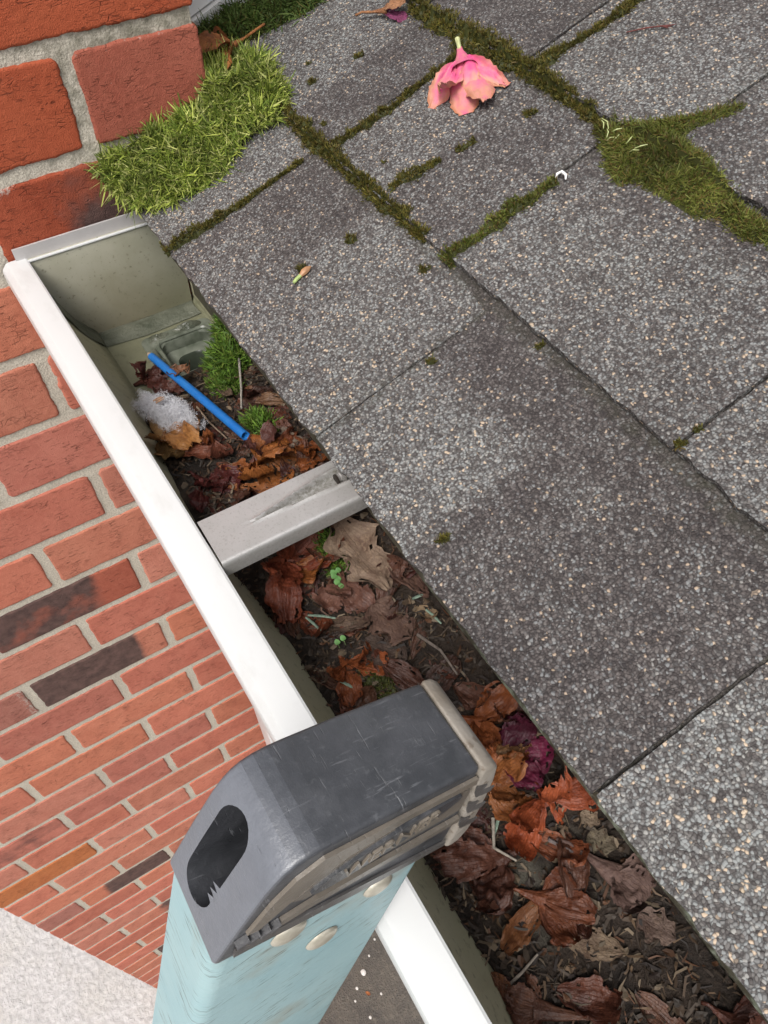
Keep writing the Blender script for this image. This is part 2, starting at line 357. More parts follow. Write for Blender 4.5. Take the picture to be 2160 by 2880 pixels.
    n1 = t.noise(5, 4); n2 = t.noise(45, 5, 0.7); n3 = t.noise(160, 4)
    c = t.mix(t.ramp(n1, [(0.35, 0), (0.65, 1)]), (0.085, 0.078, 0.074), (0.155, 0.135, 0.115))
    c = t.mix(t.ramp(n2, [(0.5, 0), (0.7, 0.7)]), c, (0.22, 0.19, 0.155))
    c = t.mix(t.ramp(n3, [(0.6, 0), (0.7, 0.5)]), c, (0.05, 0.042, 0.036))
    M['earth'] = t.done(c, 0.9, t.bump(t.math('ADD', n2, n3), 0.012, 0.8), spec=0.2)
    t = NT('stone_chip')
    M['chip'] = t.done(t.objcol(), 0.8)
build_materials()

# ------------------------------------------------------------------ mesh helpers
class MB:
    def __init__(s): s.v = []; s.f = []; s.a = {}
    def add(s, vs, fs):
        k = len(s.v); s.v += [tuple(p) for p in vs]; s.f += [tuple(i + k for i in f) for f in fs]; return k
    def box(s, x0, x1, y0, y1, z0, z1):
        s.add([(x0, y0, z0), (x1, y0, z0), (x1, y1, z0), (x0, y1, z0), (x0, y0, z1), (x1, y0, z1), (x1, y1, z1), (x0, y1, z1)],
              [(0, 3, 2, 1), (4, 5, 6, 7), (0, 1, 5, 4), (1, 2, 6, 5), (2, 3, 7, 6), (3, 0, 4, 7)])
    def tube(s, path, radii, n=8, cap=True):
        path = [Vector(p) for p in path]; rings = []
        if not hasattr(radii, '__len__'): radii = [radii] * len(path)
        up = Vector((0.13, 0.21, 0.97))
        for i, p in enumerate(path):
            d = (path[min(i + 1, len(path) - 1)] - path[max(i - 1, 0)]).normalized()
            a = d.cross(up)
            if a.length < 1e-4: a = d.cross(Vector((1, 0, 0)))
            a.normalize(); b = d.cross(a)
            rings.append([p + (a * math.cos(2 * math.pi * k / n) + b * math.sin(2 * math.pi * k / n)) * radii[i] for k in range(n)])
        k0 = len(s.v)
        for r in rings: s.v += [tuple(q) for q in r]
        for i in range(len(rings) - 1):
            for k in range(n):
                s.f.append((k0 + i * n + k, k0 + i * n + (k + 1) % n, k0 + (i + 1) * n + (k + 1) % n, k0 + (i + 1) * n + k))
        if cap:
            s.f.append(tuple(k0 + k for k in reversed(range(n)))); e = k0 + (len(rings) - 1) * n
            s.f.append(tuple(e + k for k in range(n)))
    def grid(s, P):
        ny = len(P); nx = len(P[0]); k = len(s.v)
        for r in P: s.v += [tuple(q) for q in r]
        for j in range(ny - 1):
            for i in range(nx - 1):
                a = k + j * nx + i; s.f.append((a, a + 1, a + nx + 1, a + nx))
        return k
    def prism(s, poly, ax, lo, hi):
        """extrude a 2-D polygon along axis ax (0: poly is (y, z))"""
        def put(p, c):
            return (c, p[0], p[1]) if ax == 0 else ((p[0], c, p[1]) if ax == 1 else (p[0], p[1], c))
        n = len(poly)
        s.add([put(p, lo) for p in poly] + [put(p, hi) for p in poly],
              [tuple(range(n))[::-1], tuple(range(n, 2 * n))] + [(i, (i + 1) % n, n + (i + 1) % n, n + i) for i in range(n)])

def finish(me, mat, smooth=True, angle=40):
    me.validate(clean_customdata=False)
    bm = bmesh.new(); bm.from_mesh(me); bmesh.ops.recalc_face_normals(bm, faces=bm.faces); bm.to_mesh(me); bm.free()
    if mat is not None: me.materials.append(mat)
    if smooth:
        me.polygons.foreach_set('use_smooth', [True] * len(me.polygons))
        try: me.set_sharp_from_angle(angle=math.radians(angle))
        except Exception: pass

def tag(o, label=None, cat=None, group=None, kind=None):
    if label: o['label'] = label
    if cat: o['category'] = cat
    if group: o['group'] = group
    if kind: o['kind'] = kind
    return o

def thing(name, loc, label, cat, group=None):
    o = bpy.data.objects.new(name, None); COL.objects.link(o); o.location = loc
    o.empty_display_size = 0.01
    return tag(o, label, cat, group)

ROOTLOC = {}
def rootloc(o):
    l = Vector((0, 0, 0))
    while o is not None: l += o.location; o = o.parent
    return l

def obj(name, mb, mat, parent=None, loc=None, smooth=True, angle=40, color=None, attrs=None, fix=True):
    """one mesh object from world-space vertices; origin at loc (or at the parent)"""
    base = rootloc(parent) if parent is not None else Vector((0, 0, 0))
    org = Vector(loc) if loc is not None else base
    vs = np.array(mb.v, float) - np.array(org)
    me = bpy.data.meshes.new(name); me.from_pydata(vs.tolist(), [], mb.f); me.update()
    at = dict(mb.a)
    if attrs: at.update(attrs)
    for k, arr in at.items():
        if k == 'Col':
            a = me.color_attributes.new('Col', 'FLOAT_COLOR', 'POINT'); c = np.ones((len(vs), 4), np.float32); c[:, :3] = arr
            a.data.foreach_set('color', c.ravel())
        else:
            a = me.attributes.new(k, 'FLOAT', 'POINT'); a.data.foreach_set('value', np.asarray(arr, np.float32))
    if fix: finish(me, mat, smooth, angle)
    else:
        me.materials.append(mat)
        if smooth: me.polygons.foreach_set('use_smooth', [True] * len(me.polygons))
    o = bpy.data.objects.new(name, me); COL.objects.link(o)
    if parent is not None: o.parent = parent
    o.location = org - base
    if color: o.color = (*color, 1)
    return o

def nz(x, y, z=0.0): return noise.noise(Vector((x, y, z)))
def smooth01(a, b, x):
    t = min(1.0, max(0.0, (x - a) / (b - a))); return t * t * (3 - 2 * t)

# ------------------------------------------------------------------ ground
GZ = -3.0
mb = MB(); mb.grid([[(x, y, GZ) for x in (-60, -10, 0, 10, 60)] for y in (-60, -10, 0, 10, 60)])
tag(obj('ground', mb, M['earth'], smooth=False), 'dark bare earth below the gutter', None, None, 'structure')
mb = MB(); n = 40
P = [[(-8 + 14 * i / n, -12 + 11.66 * j / n, GZ + 0.012 + 0.002 * nz(i * .7, j * .7)) for i in range(n + 1)] for j in range(n + 1)]
mb.grid(P)
tag(obj('concrete_pavement', mb, M['concrete']), 'pale rough concrete pavement at the foot of the brick wall', None, None, 'structure')

# ------------------------------------------------------------------ brick wall
PITCH = 0.0833; JOINT = 0.0118; YL, YR = -0.500, 0.216
wall = thing('brick_wall', (0, -0.5, GZ), 'red brick wall with pale grey mortar that the gutter butts against', 'wall')
DARK = {}
def brick_mesh(y0, y1, z0, z1, fine, seed, burn, smear):
    L = y1 - y0; H = z1 - z0
    ny, nzv = (90, 34) if fine else (22, 8)
    bev = 0.0018; depth = 0.09
    ys = [0, .35, .75]; 
    def axis(n, ln):
        e = [0, 0.0012, 0.003, 0.006]
        return e + [0.006 + (ln - 0.012) * k / n for k in range(1, n)] + [ln - q for q in reversed(e)]
    ay = axis(ny, L); az = axis(nzv, H)
    P = []; bA = []; sA = []
    for v in az:
        row = []
        for u in ay:
            wy = y0 + u; wz = z0 + v
            eu = min(u, L - u); ev = min(v, H - v)
            # ragged arrises
            jy = 0.0016 * nz(wz * 90, seed * 3.1 + (0 if u < L / 2 else 7)) + 0.0010 * nz(wz * 300, seed + (0 if u < L / 2 else 3))
            jz = 0.0013 * nz(wy * 70, seed * 1.7 + (0 if v < H / 2 else 5)) + 0.0010 * nz(wy * 280, seed + (1 if v < H / 2 else 9))
            wu = max(0, 1 - eu / 0.01); wv = max(0, 1 - ev / 0.01)
            drop = 0.0
            for ed in (eu, ev):
                if ed < bev: q = 1 - ed / bev; drop += 0.0020 * (1 - math.sqrt(max(0, 1 - q * q)))
            # rounded corners
            cr = max(0, 0.004 - math.hypot(eu, ev)) * 0.30 * (.5 + abs(nz(seed, u * 9, v * 9)) * 2)
            x = -drop + 0.0004 * nz(wy * 40, wz * 40, seed)
            if fine: x += 0.0002 * nz(wy * 130, wz * 260, seed) + 0.0003 * nz(wy * 420, wz * 620, seed)
            row.append((x, wy + jy * wu + (cr if u < L / 2 else -cr), wz + jz * wv + (cr if v < H / 2 else -cr)))
            bA.append(burn(u / L, v / H)); sA.append(smear(u / L, v / H))
        P.append(row)
    m = MB(); k = m.grid(P); nx = len(ay); nyv = len(az)
    rim = [k + i for i in range(nx)] + [k + j * nx + nx - 1 for j in range(1, nyv)] + [k + (nyv - 1) * nx + i for i in range(nx - 2, -1, -1)] + [k + j * nx for j in range(nyv - 2, 0, -1)]
    kb = len(m.v)
    for r in rim:
        p = m.v[r]; m.v.append((-depth, p[1], p[2])); bA.append(0); sA.append(0)
    nr = len(rim)
    for i in range(nr): m.f.append((rim[i], kb + i, kb + (i + 1) % nr, rim[(i + 1) % nr]))
    m.a = {'burn': bA, 'smear': sA}
    return m

def put_bricks():
    seed = 0
    for k in range(-5, 37):
        zt = -k * PITCH - JOINT / 2; zb = -(k + 1) * PITCH + JOINT / 2
        if k % 2: js = [YL, -0.406, -0.2055, -0.0010, YR]
        else: js = [YL, -0.301, -0.0985, 0.1045, YR]
        r = random.Random(k * 31 + 5)
        js = [js[0]] + [j + r.uniform(-.003, .003) for j in js[1:-1]] + [js[-1]]
        for i in range(4):
            y0 = js[i] + (JOINT / 2 if i else 0); y1 = js[i + 1] - (JOINT / 2 if i < 3 else 0)
            seed += 1
            fine = (-2 <= k <= 3)
            g = r.random()
            if k <= 1: base = (0.40, 0.098, 0.047)
            else: base = (0.55, 0.195, 0.128)  # lower courses paler: their brighter exposure is put into the clay colour
            tint = r.choice([(1, 1, 1), (1, 1.05, 1), (1.05, 1.08, 1.0), (1.02, 1.0, 1.05), (0.92, 0.95, 1.05), (1.0, 1.10, 1.10), (0.93, 0.90, 0.92), (0.98, 1.12, 1.2)])
            br = 0.92 + 0.16 * r.random()
            col = [base[q] * tint[q] * br for q in range(3)]
            burn = lambda u, v: 0.0
            sm0 = r.random()
            smear = (lambda u, v, s=sm0: 0.42 * max(0, 1 - v / 0.18) * (s > .6) + 0.40 * max(0, 1 - (1 - v) / 0.15) * (s > .75))
            if (k, i) == (7, 2): burn = lambda u, v: 0.86 * (1 - smooth01(.66, .88, u)) * (0.72 + 0.28 * abs(v - .3)); col = [.40, .12, .075]
            if (k, i) == (9, 2): burn = lambda u, v: 1.2 * (1 - smooth01(.70, .90, u))
            if (k, i) == (9, 1): col = [.40, .17, .13]; smear = lambda u, v: 0.62 * smooth01(.80, 1.0, u)
            if (k, i) == (19, 1): burn = lambda u, v: 1.15 * smooth01(.12, .42, u)
            if (k, i) == (14, 0) or (k, i) == (14, 1): burn = lambda u, v, ii=i: 0.50 * (1 - .5 * abs(v - .5)) * (ii == 0)
            if (k, i) == (16, 0): col = [.50, .175, .065]
            if (k, i) == (19, 0): col = [.42, .18, .14]
            if (k, i) == (23, 1): burn = lambda u, v: 0.75 * smooth01(.35, .6, u)
            if (k, i) == (12, 3): burn = lambda u, v: 0.15
            if (k, i) == (27, 1): burn = lambda u, v: 0.8
            if (k, i) == (1, 3):
                burn = lambda u, v: 0.90 * smooth01(.08, .45, u) * (0.55 + .5 * (1 - v)) ; smear = lambda u, v: 0.78 * max(0, 1 - (1 - v) / .35) * (1 - smooth01(.05, .30, u))
                col = [.36, .085, .042]
            if (k, i) == (0, 3): col = [.375, .115, .075]; smear = lambda u, v: 0.30 * max(0, 1 - (1 - v) / .4) + .16; burn = lambda u, v: 0.50 * max(0, 1 - (1 - v) / .12) * (1 - u)
            if (k, i) == (0, 2): col = [.41, .098, .045]; smear = lambda u, v: 0.5 * max(0, 1 - v / .1)
            if (k, i) == (-1, 3): col = [.42, .10, .045]; smear = lambda u, v: 0.0
            m = brick_mesh(y0, y1, zb, zt, fine, seed * 1.37, burn, smear)
            obj('brick', m, M['brick'], wall, loc=(0, (y0 + y1) / 2, (zb + zt) / 2), color=col, angle=60)
put_bricks()
mb = MB(); dirt = []
zsv = list(np.arange(0.40, -0.45, -0.004)) + list(np.arange(-0.45, -3.001, -0.010))
ysv = list(np.arange(YL + 0.004, YR - 0.003, 0.006))
P = []
for z in zsv:
    row = []
    for y in ysv:
        row.append((-0.0020 + 0.0008 * nz(y * 60, z * 60, 2) + 0.0008 * nz(y * 220, z * 220, 5), y, z))
        top = smooth01(-0.30, -0.02, z)
        wet = smooth01(0.02, 0.16, y) * smooth01(-0.14, -0.07, z)
        dirt.append(0.34 * top + 0.35 * wet * top)
    P.append(row)
mb.grid(P); mb.a = {'burn': dirt}
obj('mortar_joints', mb, M['mortar'], wall)
mb = MB(); mb.box(-0.085, -0.012, YL + 0.006, YR - 0.006, GZ, 0.40)
mb.a = {'burn': [0.0] * len(mb.v)}
obj('wall_core', mb, M['mortar'], wall, smooth=False)

# ------------------------------------------------------------------ roof
TH = math.radians(21); CT, ST = math.cos(TH), math.sin(TH); EY, EZ = 0.122, -0.125
EXPO = 0.149
def rp(x, s, h=0.0): return (x, EY + s * CT - h * ST, EZ + s * ST + h * CT)
def top_h(s):
    f = (s / EXPO) % 1.0 if s >= 0 else 0.0
    return 0.0030 - 0.0058 * f
TAB = {0: [-0.14, 0.0, 0.107, 0.349, 0.616, 0.90, 1.20, 1.5],
       1: [-0.14, -0.095, 0.122, 0.2945, 0.506, 0.80, 1.08, 1.5],
       2: [-0.14, 0.05, 0.185, 0.338, 0.60, 0.85, 1.15, 1.5],
       3: [-0.14, 0.10, 0.36, 0.50, 0.75, 1.05, 1.5],
       4: [-0.14, 0.12, 0.30, 0.60, 0.90, 1.20, 1.5],
       5: [-0.14, 0.20, 0.42, 0.66, 0.98, 1.22, 1.5]}
def tone_at(c, x, s):
    s = s - c * EXPO
    if c == 0:
        if x < 0.107: return 0.85
        if x < 0.349: return 0.25 + 0.40 * max(1 - smooth01(.02, .10, s) * (1 - smooth01(.20, .21, x)), smooth01(.23, .33, x) * .5) + 0.12 * smooth01(.21, .225, x)
        if x < 0.616:
            a = 0.92 * (1 - smooth01(.445, .475, x + .012 * nz(s * 90, 3))) * (1 - smooth01(.07, .12, s)); b = 0.30 * smooth01(.455, .48, x)
            return max(a, b, 0.12)
        return 0.95 - 0.3 * smooth01(.06, .12, s)
    if c == 1:
        if x < 0.055: return 0.70
        if x < 0.122: return 0.30
        if x < 0.2945: return (0.80 - 0.45 * smooth01(.07, .13, s)) * (1 - smooth01(.204, .210, x)) + 0.40 * smooth01(.204, .210, x)
        if x < 0.506: return 0.72 - 0.45 * smooth01(.06, .13, s) * (1 - smooth01(.36, .44, x)) - .35 * smooth01(.38, .41, x) * smooth01(.10, .13, s)
        return 0.85
    if c == 2:
        if x < 0.185: return 0.25
        if x < 0.338: return 0.75 - 0.35 * smooth01(.08, .14, s)
        return 0.42
    return 0.45 + 0.3 * nz(x * 4, c * 3.3)

roof = thing('shingle_roof', (0.6, EY, EZ), 'grey asphalt shingle roof with moss growing in its seams', 'roof')
def shingle(c, x0, x1, idx, cut=0.0):
    s0 = c * EXPO; s1 = s0 + EXPO + 0.035; sb = s0 + cut
    gap = 0.0011
    x0 += gap; x1 -= gap
    skew0 = skew1 = 0.0
    if c == 1 and abs(x0 + .0939) < .002: skew0 = 0.38
    if c == 1 and abs(x1 + .0961) < .002: skew1 = 0.38
    nx = max(4, int((x1 - x0) / 0.0045)); ns = int((s1 - sb) / 0.0045)
    th = 0.0055
    P = []; Q = []; tn = []; al = []
    sd = idx * 5.3 + c * 17
    lift = 0.0006 * (RNG.random() - .3)
    for j in range(ns + 1):
        row = []; rowb = []
        f = j / ns; 
        for i in range(nx + 1):
            g = i / nx
            s = sb + (s1 - sb) * f
            xa = x0 + skew0 * (s - s0) * (g < .5) * (1 - 2 * g) ; 
            x = x0 + (x1 - x0) * g + skew0 * (s - s0) * (1 - g) + skew1 * (s - s0) * g
            if i in (0, nx): x += 0.0007 * nz(s * 160, sd + i) + 0.0006 * nz(s * 500, sd + i)
            if j == 0: s += 0.0016 * nz(x * 60, sd) + 0.0018 * nz(x * 330, sd + 4) 
            h = 0.0030 - 0.0058 * ((s - s0) / EXPO) + 0.0009 * nz(x * 14, s * 14, sd) + lift * (1 - f)
            if c == 0 and i == 0: pass
            row.append(rp(x, s, h)); rowb.append(rp(x, s, h - th))
            tn.append(tone_at(c, x, s)); 
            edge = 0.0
            edge = 0.62 * smooth01(EXPO - .026, EXPO - .002, s - s0)  # shadow of the overlapping course painted as a dark band
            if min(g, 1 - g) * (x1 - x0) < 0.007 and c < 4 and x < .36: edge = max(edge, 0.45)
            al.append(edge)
        P.append(row); Q.append(rowb)
    m = MB(); a = m.grid(P); b = m.grid([r[::-1] for r in Q])
    W = nx + 1
    def A(j, i): return a + j * W + i
    def B(j, i): return b + j * W + (nx - i)
    for i in range(nx): m.f.append((A(0, i), B(0, i), B(0, i + 1), A(0, i + 1))); m.f.append((A(ns, i + 1), B(ns, i + 1), B(ns, i), A(ns, i)))
    for j in range(ns): m.f.append((A(j + 1, 0), B(j + 1, 0), B(j, 0), A(j, 0))); m.f.append((A(j, nx), B(j, nx), B(j + 1, nx), A(j + 1, nx)))
    tb = []; 
    for j in range(ns + 1): tb += tn[j * W:(j + 1) * W][::-1]
    m.a = {'tone': tn + tb, 'algae_shade': al + [0.7] * len(al)}
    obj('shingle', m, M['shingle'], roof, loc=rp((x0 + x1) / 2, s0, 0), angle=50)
k = 0
for c in TAB:
    xs = TAB[c]
    for i in range(len(xs) - 1):
        a, b = xs[i], xs[i + 1]
        if c == 0 and b <= 0.0: continue
        if c == 0 and a <= 0.0: a = 0.0015
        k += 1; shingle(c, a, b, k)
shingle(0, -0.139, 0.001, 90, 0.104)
# starter course and deck under the shingles
def slab(x0, x1, s0, s1, h0, h1):
    m = MB()
    m.add([rp(x0, s0, h0), rp(x1, s0, h0), rp(x1, s1, h0), rp(x0, s1, h0), rp(x0, s0, h1), rp(x1, s0, h1), rp(x1, s1, h1), rp(x0, s1, h1)],
          [(0, 3, 2, 1), (4, 5, 6, 7), (0, 1, 5, 4), (1, 2, 6, 5), (2, 3, 7, 6), (3, 0, 4, 7)])
    return m
m = slab(0.0015, 1.5, 0.002, 0.20, -0.0085, -0.0029); m.a = {'tone': [0.1] * 8, 'algae_shade': [0.6] * 8}
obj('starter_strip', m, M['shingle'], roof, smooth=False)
m = slab(0.0015, 1.5, 0.012, 0.11, -0.03, -0.0088)
obj('roof_deck', m, M['wood'], roof, smooth=False)
m = slab(-0.15, 1.5, 0.1105, 1.1, -0.03, -0.0088)
obj('roof_deck', m, M['wood'], roof, smooth=False)

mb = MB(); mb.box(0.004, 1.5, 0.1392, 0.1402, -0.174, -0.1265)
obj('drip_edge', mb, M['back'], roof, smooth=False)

# white boarded wall beyond the brick return, its skirting running up the roof slope
sid = thing('boarded_wall', (-0.15, 0.23, -0.1), 'white painted boarded wall above the roof beyond the brick corner', 'wall')
def slope_board(x0, x1, y0, y1, za, zb):
    """board parallel to the roof slope; za/zb height above the roof"""
    def zr(y): return EZ + (y - EY) * math.tan(TH)
    m = MB(); m.add([(x0, y0, zr(y0) + za), (x1, y0, zr(y0) + za), (x1, y1, zr(y1) + za), (x0, y1, zr(y1) + za), (x0, y0, zr(y0) + zb), (x1, y0, zr(y0) + zb), (x1, y1, zr(y1) + zb), (x0, y1, zr(y1) + zb)],
          [(0, 3, 2, 1), (4, 5, 6, 7), (0, 1, 5, 4), (1, 2, 6, 5), (2, 3, 7, 6), (3, 0, 4, 7)]); return m
obj('skirting_board', slope_board(-0.16, -0.118, 0.219, 1.2, 0.004, 0.0265), M['board'], sid, smooth=False)
for q in range(4):
    obj('wall_board', slope_board(-0.16, -0.124 - 0.002 * (q % 2), 0.219, 1.2, 0.0285 + q * 0.12, 0.0285 + q * 0.12 + 0.118), M['board'], sid, smooth=False)

# fascia, soffit and the house wall under the eave
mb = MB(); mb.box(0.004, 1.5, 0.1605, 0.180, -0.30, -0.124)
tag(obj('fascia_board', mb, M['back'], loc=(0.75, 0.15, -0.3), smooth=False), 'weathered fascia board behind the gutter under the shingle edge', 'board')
mb = MB(); mb.box(0.004, 1.5, 0.1805, 0.50, -0.30, -0.285)
tag(obj('soffit_board', mb, M['board'], loc=(0.75, 0.33, -0.3), smooth=False), 'white soffit board under the eave behind the fascia', 'board')
mb = MB(); mb.box(0.004, 1.5, 0.5005, 0.60, GZ, -0.2)
tag(obj('house_wall', mb, M['board'], loc=(0.75, 0.55, GZ), smooth=False), 'white house wall below the soffit of the eave', 'wall')

# ------------------------------------------------------------------ gutter
gut = thing('roof_gutter', (0.5, 0.08, -0.25), 'white metal eaves gutter full of wet leaves under the shingles', 'gutter')
def bow(x): return float(np.interp(x, [0, .157, .36, .51, .6, .66, 1.5], [-.0096, -.0055, -.0012, .0005, -.0002, -.0010, -.0010]))
def gy(x, y): return y + bow(x) * max(0.0, min(1.0, (0.13 - y) / 0.09))
OUTER = [(.0330, -.1515), (.0330, -.1500), (.0315, -.1492), (.0175, -.1492), (.0150, -.1500), (.0108, -.1545), (.0100, -.1570), (.0100, -.1680), (.0120, -.1760), (.0180, -.1850), (.0260, -.1960), (.0330, -.2080), (.0400, -.2200), (.0480, -.2320), (.0560, -.2420), (.0590, -.2480), (.0620, -.2500), (.1005, -.2500), (.1485, -.2500), (.1585, -.2500), (.1595, -.2490), (.1595, -.1150)]
INNER = [(.0330, -.1515), (.0325, -.1580), (.0315, -.1580), (.0312, -.1530), (.0180, -.1515), (.0125, -.1570), (.0120, -.1660), (.0300, -.1740), (.0340, -.1810), (.0375, -.1900), (.0415, -.2030), (.0470, -.2170), (.0540, -.2310), (.0600, -.2405), (.0640, -.2450), (.1005, -.2460), (.1485, -.2460), (.1560, -.2455), (.1580, -.2430), (.1580, -.1150)]
XS = [0.002, 0.02, 0.056, 0.108] + [0.14 + 0.04 * i for i in range(35)]
HX0, HX1 = 0.056, 0.108
def extrude(prof, hole):
    m = MB(); W = len(prof)
    P = [[(x, gy(x, y) , z + 0.0006 * nz(x * 9, y * 30)) for (y, z) in prof] for x in XS]
    for r in P: m.v += r
    for j in range(len(XS) - 1):
        for i in range(W - 1):
            if hole and abs(XS[j] - HX0) < 1e-6 and abs(prof[i][0] - .1005) < 1e-6 and abs(prof[i + 1][0] - .1485) < 1e-6: continue
            a = j * W + i; m.f.append((a, a + 1, a + W + 1, a + W))
    return m
obj('gutter_shell', extrude(OUTER, True), M['enamel'], gut, angle=24)
obj('gutter_lining', extrude(INNER, True), M['inside'], gut, angle=35)
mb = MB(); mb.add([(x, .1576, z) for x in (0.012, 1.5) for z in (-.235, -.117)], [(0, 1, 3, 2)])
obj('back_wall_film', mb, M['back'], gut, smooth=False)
# end cap against the brick
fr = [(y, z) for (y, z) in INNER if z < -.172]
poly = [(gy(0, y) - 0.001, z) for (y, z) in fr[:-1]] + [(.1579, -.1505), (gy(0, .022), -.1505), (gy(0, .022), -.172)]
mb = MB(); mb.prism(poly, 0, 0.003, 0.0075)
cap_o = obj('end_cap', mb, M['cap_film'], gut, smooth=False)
mb = MB(); mb.prism([(gy(0, .024), -.1504), (.1579, -.1504), (.1579, -.1390), (gy(0, .024), -.1390)], 0, 0.0022, 0.0042)
obj('cap_flange', mb, M['flange'], cap_o, smooth=False)
mb = MB(); mb.tube([(0.0075, gy(0, .0235) + (.1579 - gy(0, .0235)) * q / 6, -.1508) for q in range(7)], 0.0013, 8)
obj('cap_ridge', mb, M['enamel'], cap_o)
# sealant smeared round the end cap seam
mb = MB(); P = []
for q, (y, z) in enumerate(fr[1:-1]):
    row = []
    for e in range(9):
        x = 0.0078 + 0.024 * e / 8 + 0.004 * nz(q * .8, e * .5)
        nb = 0.0018 * math.sin(math.pi * min(1, e / 8 + .12)) + .0012 + 0.0012 * nz(q * 1.3, e * .9, 4)
        fy = 1.0 if y < .064 else (-1.0 if y > .155 else 0.0); fz = 1.0 if y > .05 else .3
        row.append((x, gy(x, y) + nb * fy, z + nb * fz))
    P.append(row)
mb.grid(P); obj('sealant', mb, M['sealant'], gut)
# outlet with its flange and drop tube
def rrect(x0, x1, y0, y1, r, n=5):
    out = []
    for cx, cy, a0 in ((x1 - r, y1 - r, 0), (x0 + r, y1 - r, 90), (x0 + r, y0 + r, 180), (x1 - r, y0 + r, 270)):
        for q in range(n + 1):
            a = math.radians(a0 + 90 * q / n); out.append((cx + r * math.cos(a), cy + r * math.sin(a)))
    return out
def loft(lv, wob=0.0):
    m = MB(); n = len(lv[0][0])
    for pl, z in lv: m.v += [(x, y, z + wob * nz(x * 120, y * 120)) for x, y in pl]
    for q in range(len(lv) - 1):
        for i in range(n): m.f.append((q * n + i, q * n + (i + 1) % n, (q + 1) * n + (i + 1) % n, (q + 1) * n + i))
    return m
o1 = rrect(.040, .122, .0865, .1565, .006); i1 = rrect(.0535, .1105, .0980, .1510, .008); i2 = rrect(.0565, .1075, .1010, .1480, .008); i3 = rrect(.0655, .0990, .1100, .1395, .010)
out_o = obj('outlet', loft([(o1, -.2462), (o1, -.2437), (i1, -.2425), (i2, -.2450), (i2, -.2560), (i3, -.2575)], .0012), M['outlet'], gut, angle=50)
i3b = rrect(.0675, .0970, .1120, .1375, .009)
obj('outlet_throat', loft([(i3, -.2575), (i3b, -.2600), (i3b, -.30)]), M['throat'], out_o, angle=50)
mb = MB(); lp_ = [(x, y, -.2428) for x, y in i1]; mb.tube(lp_ + lp_[:2], .0022, 7); obj('outlet_rim', mb, M['outlet'], out_o)
for q, (cx, cy, rx, ry, h) in enumerate([(.047, .135, .008, .014, .008), (.046, .104, .008, .012, .005), (.082, .0925, .022, .006, .006), (.110, .096, .010, .008, .006)]):
    mb = MB(); P = []
    for j in range(9):
        row = []
        for i in range(21):
            a = 2 * math.pi * i / 20; r = math.cos(math.pi / 2 * j / 8)
            k2 = 1 + .45 * nz(math.cos(a) * 2, math.sin(a) * 2, q * 3.3)
            row.append((cx + rx * r * k2 * math.cos(a), cy + ry * r * k2 * math.sin(a), -.2455 + h * math.sin(math.pi / 2 * j / 8) * (1 + .3 * nz(a, j, q))))
        P.append(row)
    mb.grid(P); obj('sealant_lump', mb, M['sealant'], gut)
mb = MB(); mb.prism(rrect(.0680, .0965, .1125, .137, .008), 2, -.284, -.280); obj('outlet_light_plug', mb, M['soil'], gut, smooth=False)  # plug added to keep stray light out of the outlet
# downspout
mb = MB(); front = []
pl = rrect(.050, .112, .072, .150, .006, 4)
ring = []
zz = [-.2503, -.29, -2.93, -2.97]
for z in zz: mb.v += [(x + (0.0 if z > -2.9 else 0.0), y, z) for x, y in pl]
n = len(pl)
for q in range(len(zz) - 1):
    for i in range(n): mb.f.append((q * n + i, q * n + (i + 1) % n, (q + 1) * n + (i + 1) % n, (q + 1) * n + i))
obj('downspout', mb, M['enamel'], gut, angle=50)
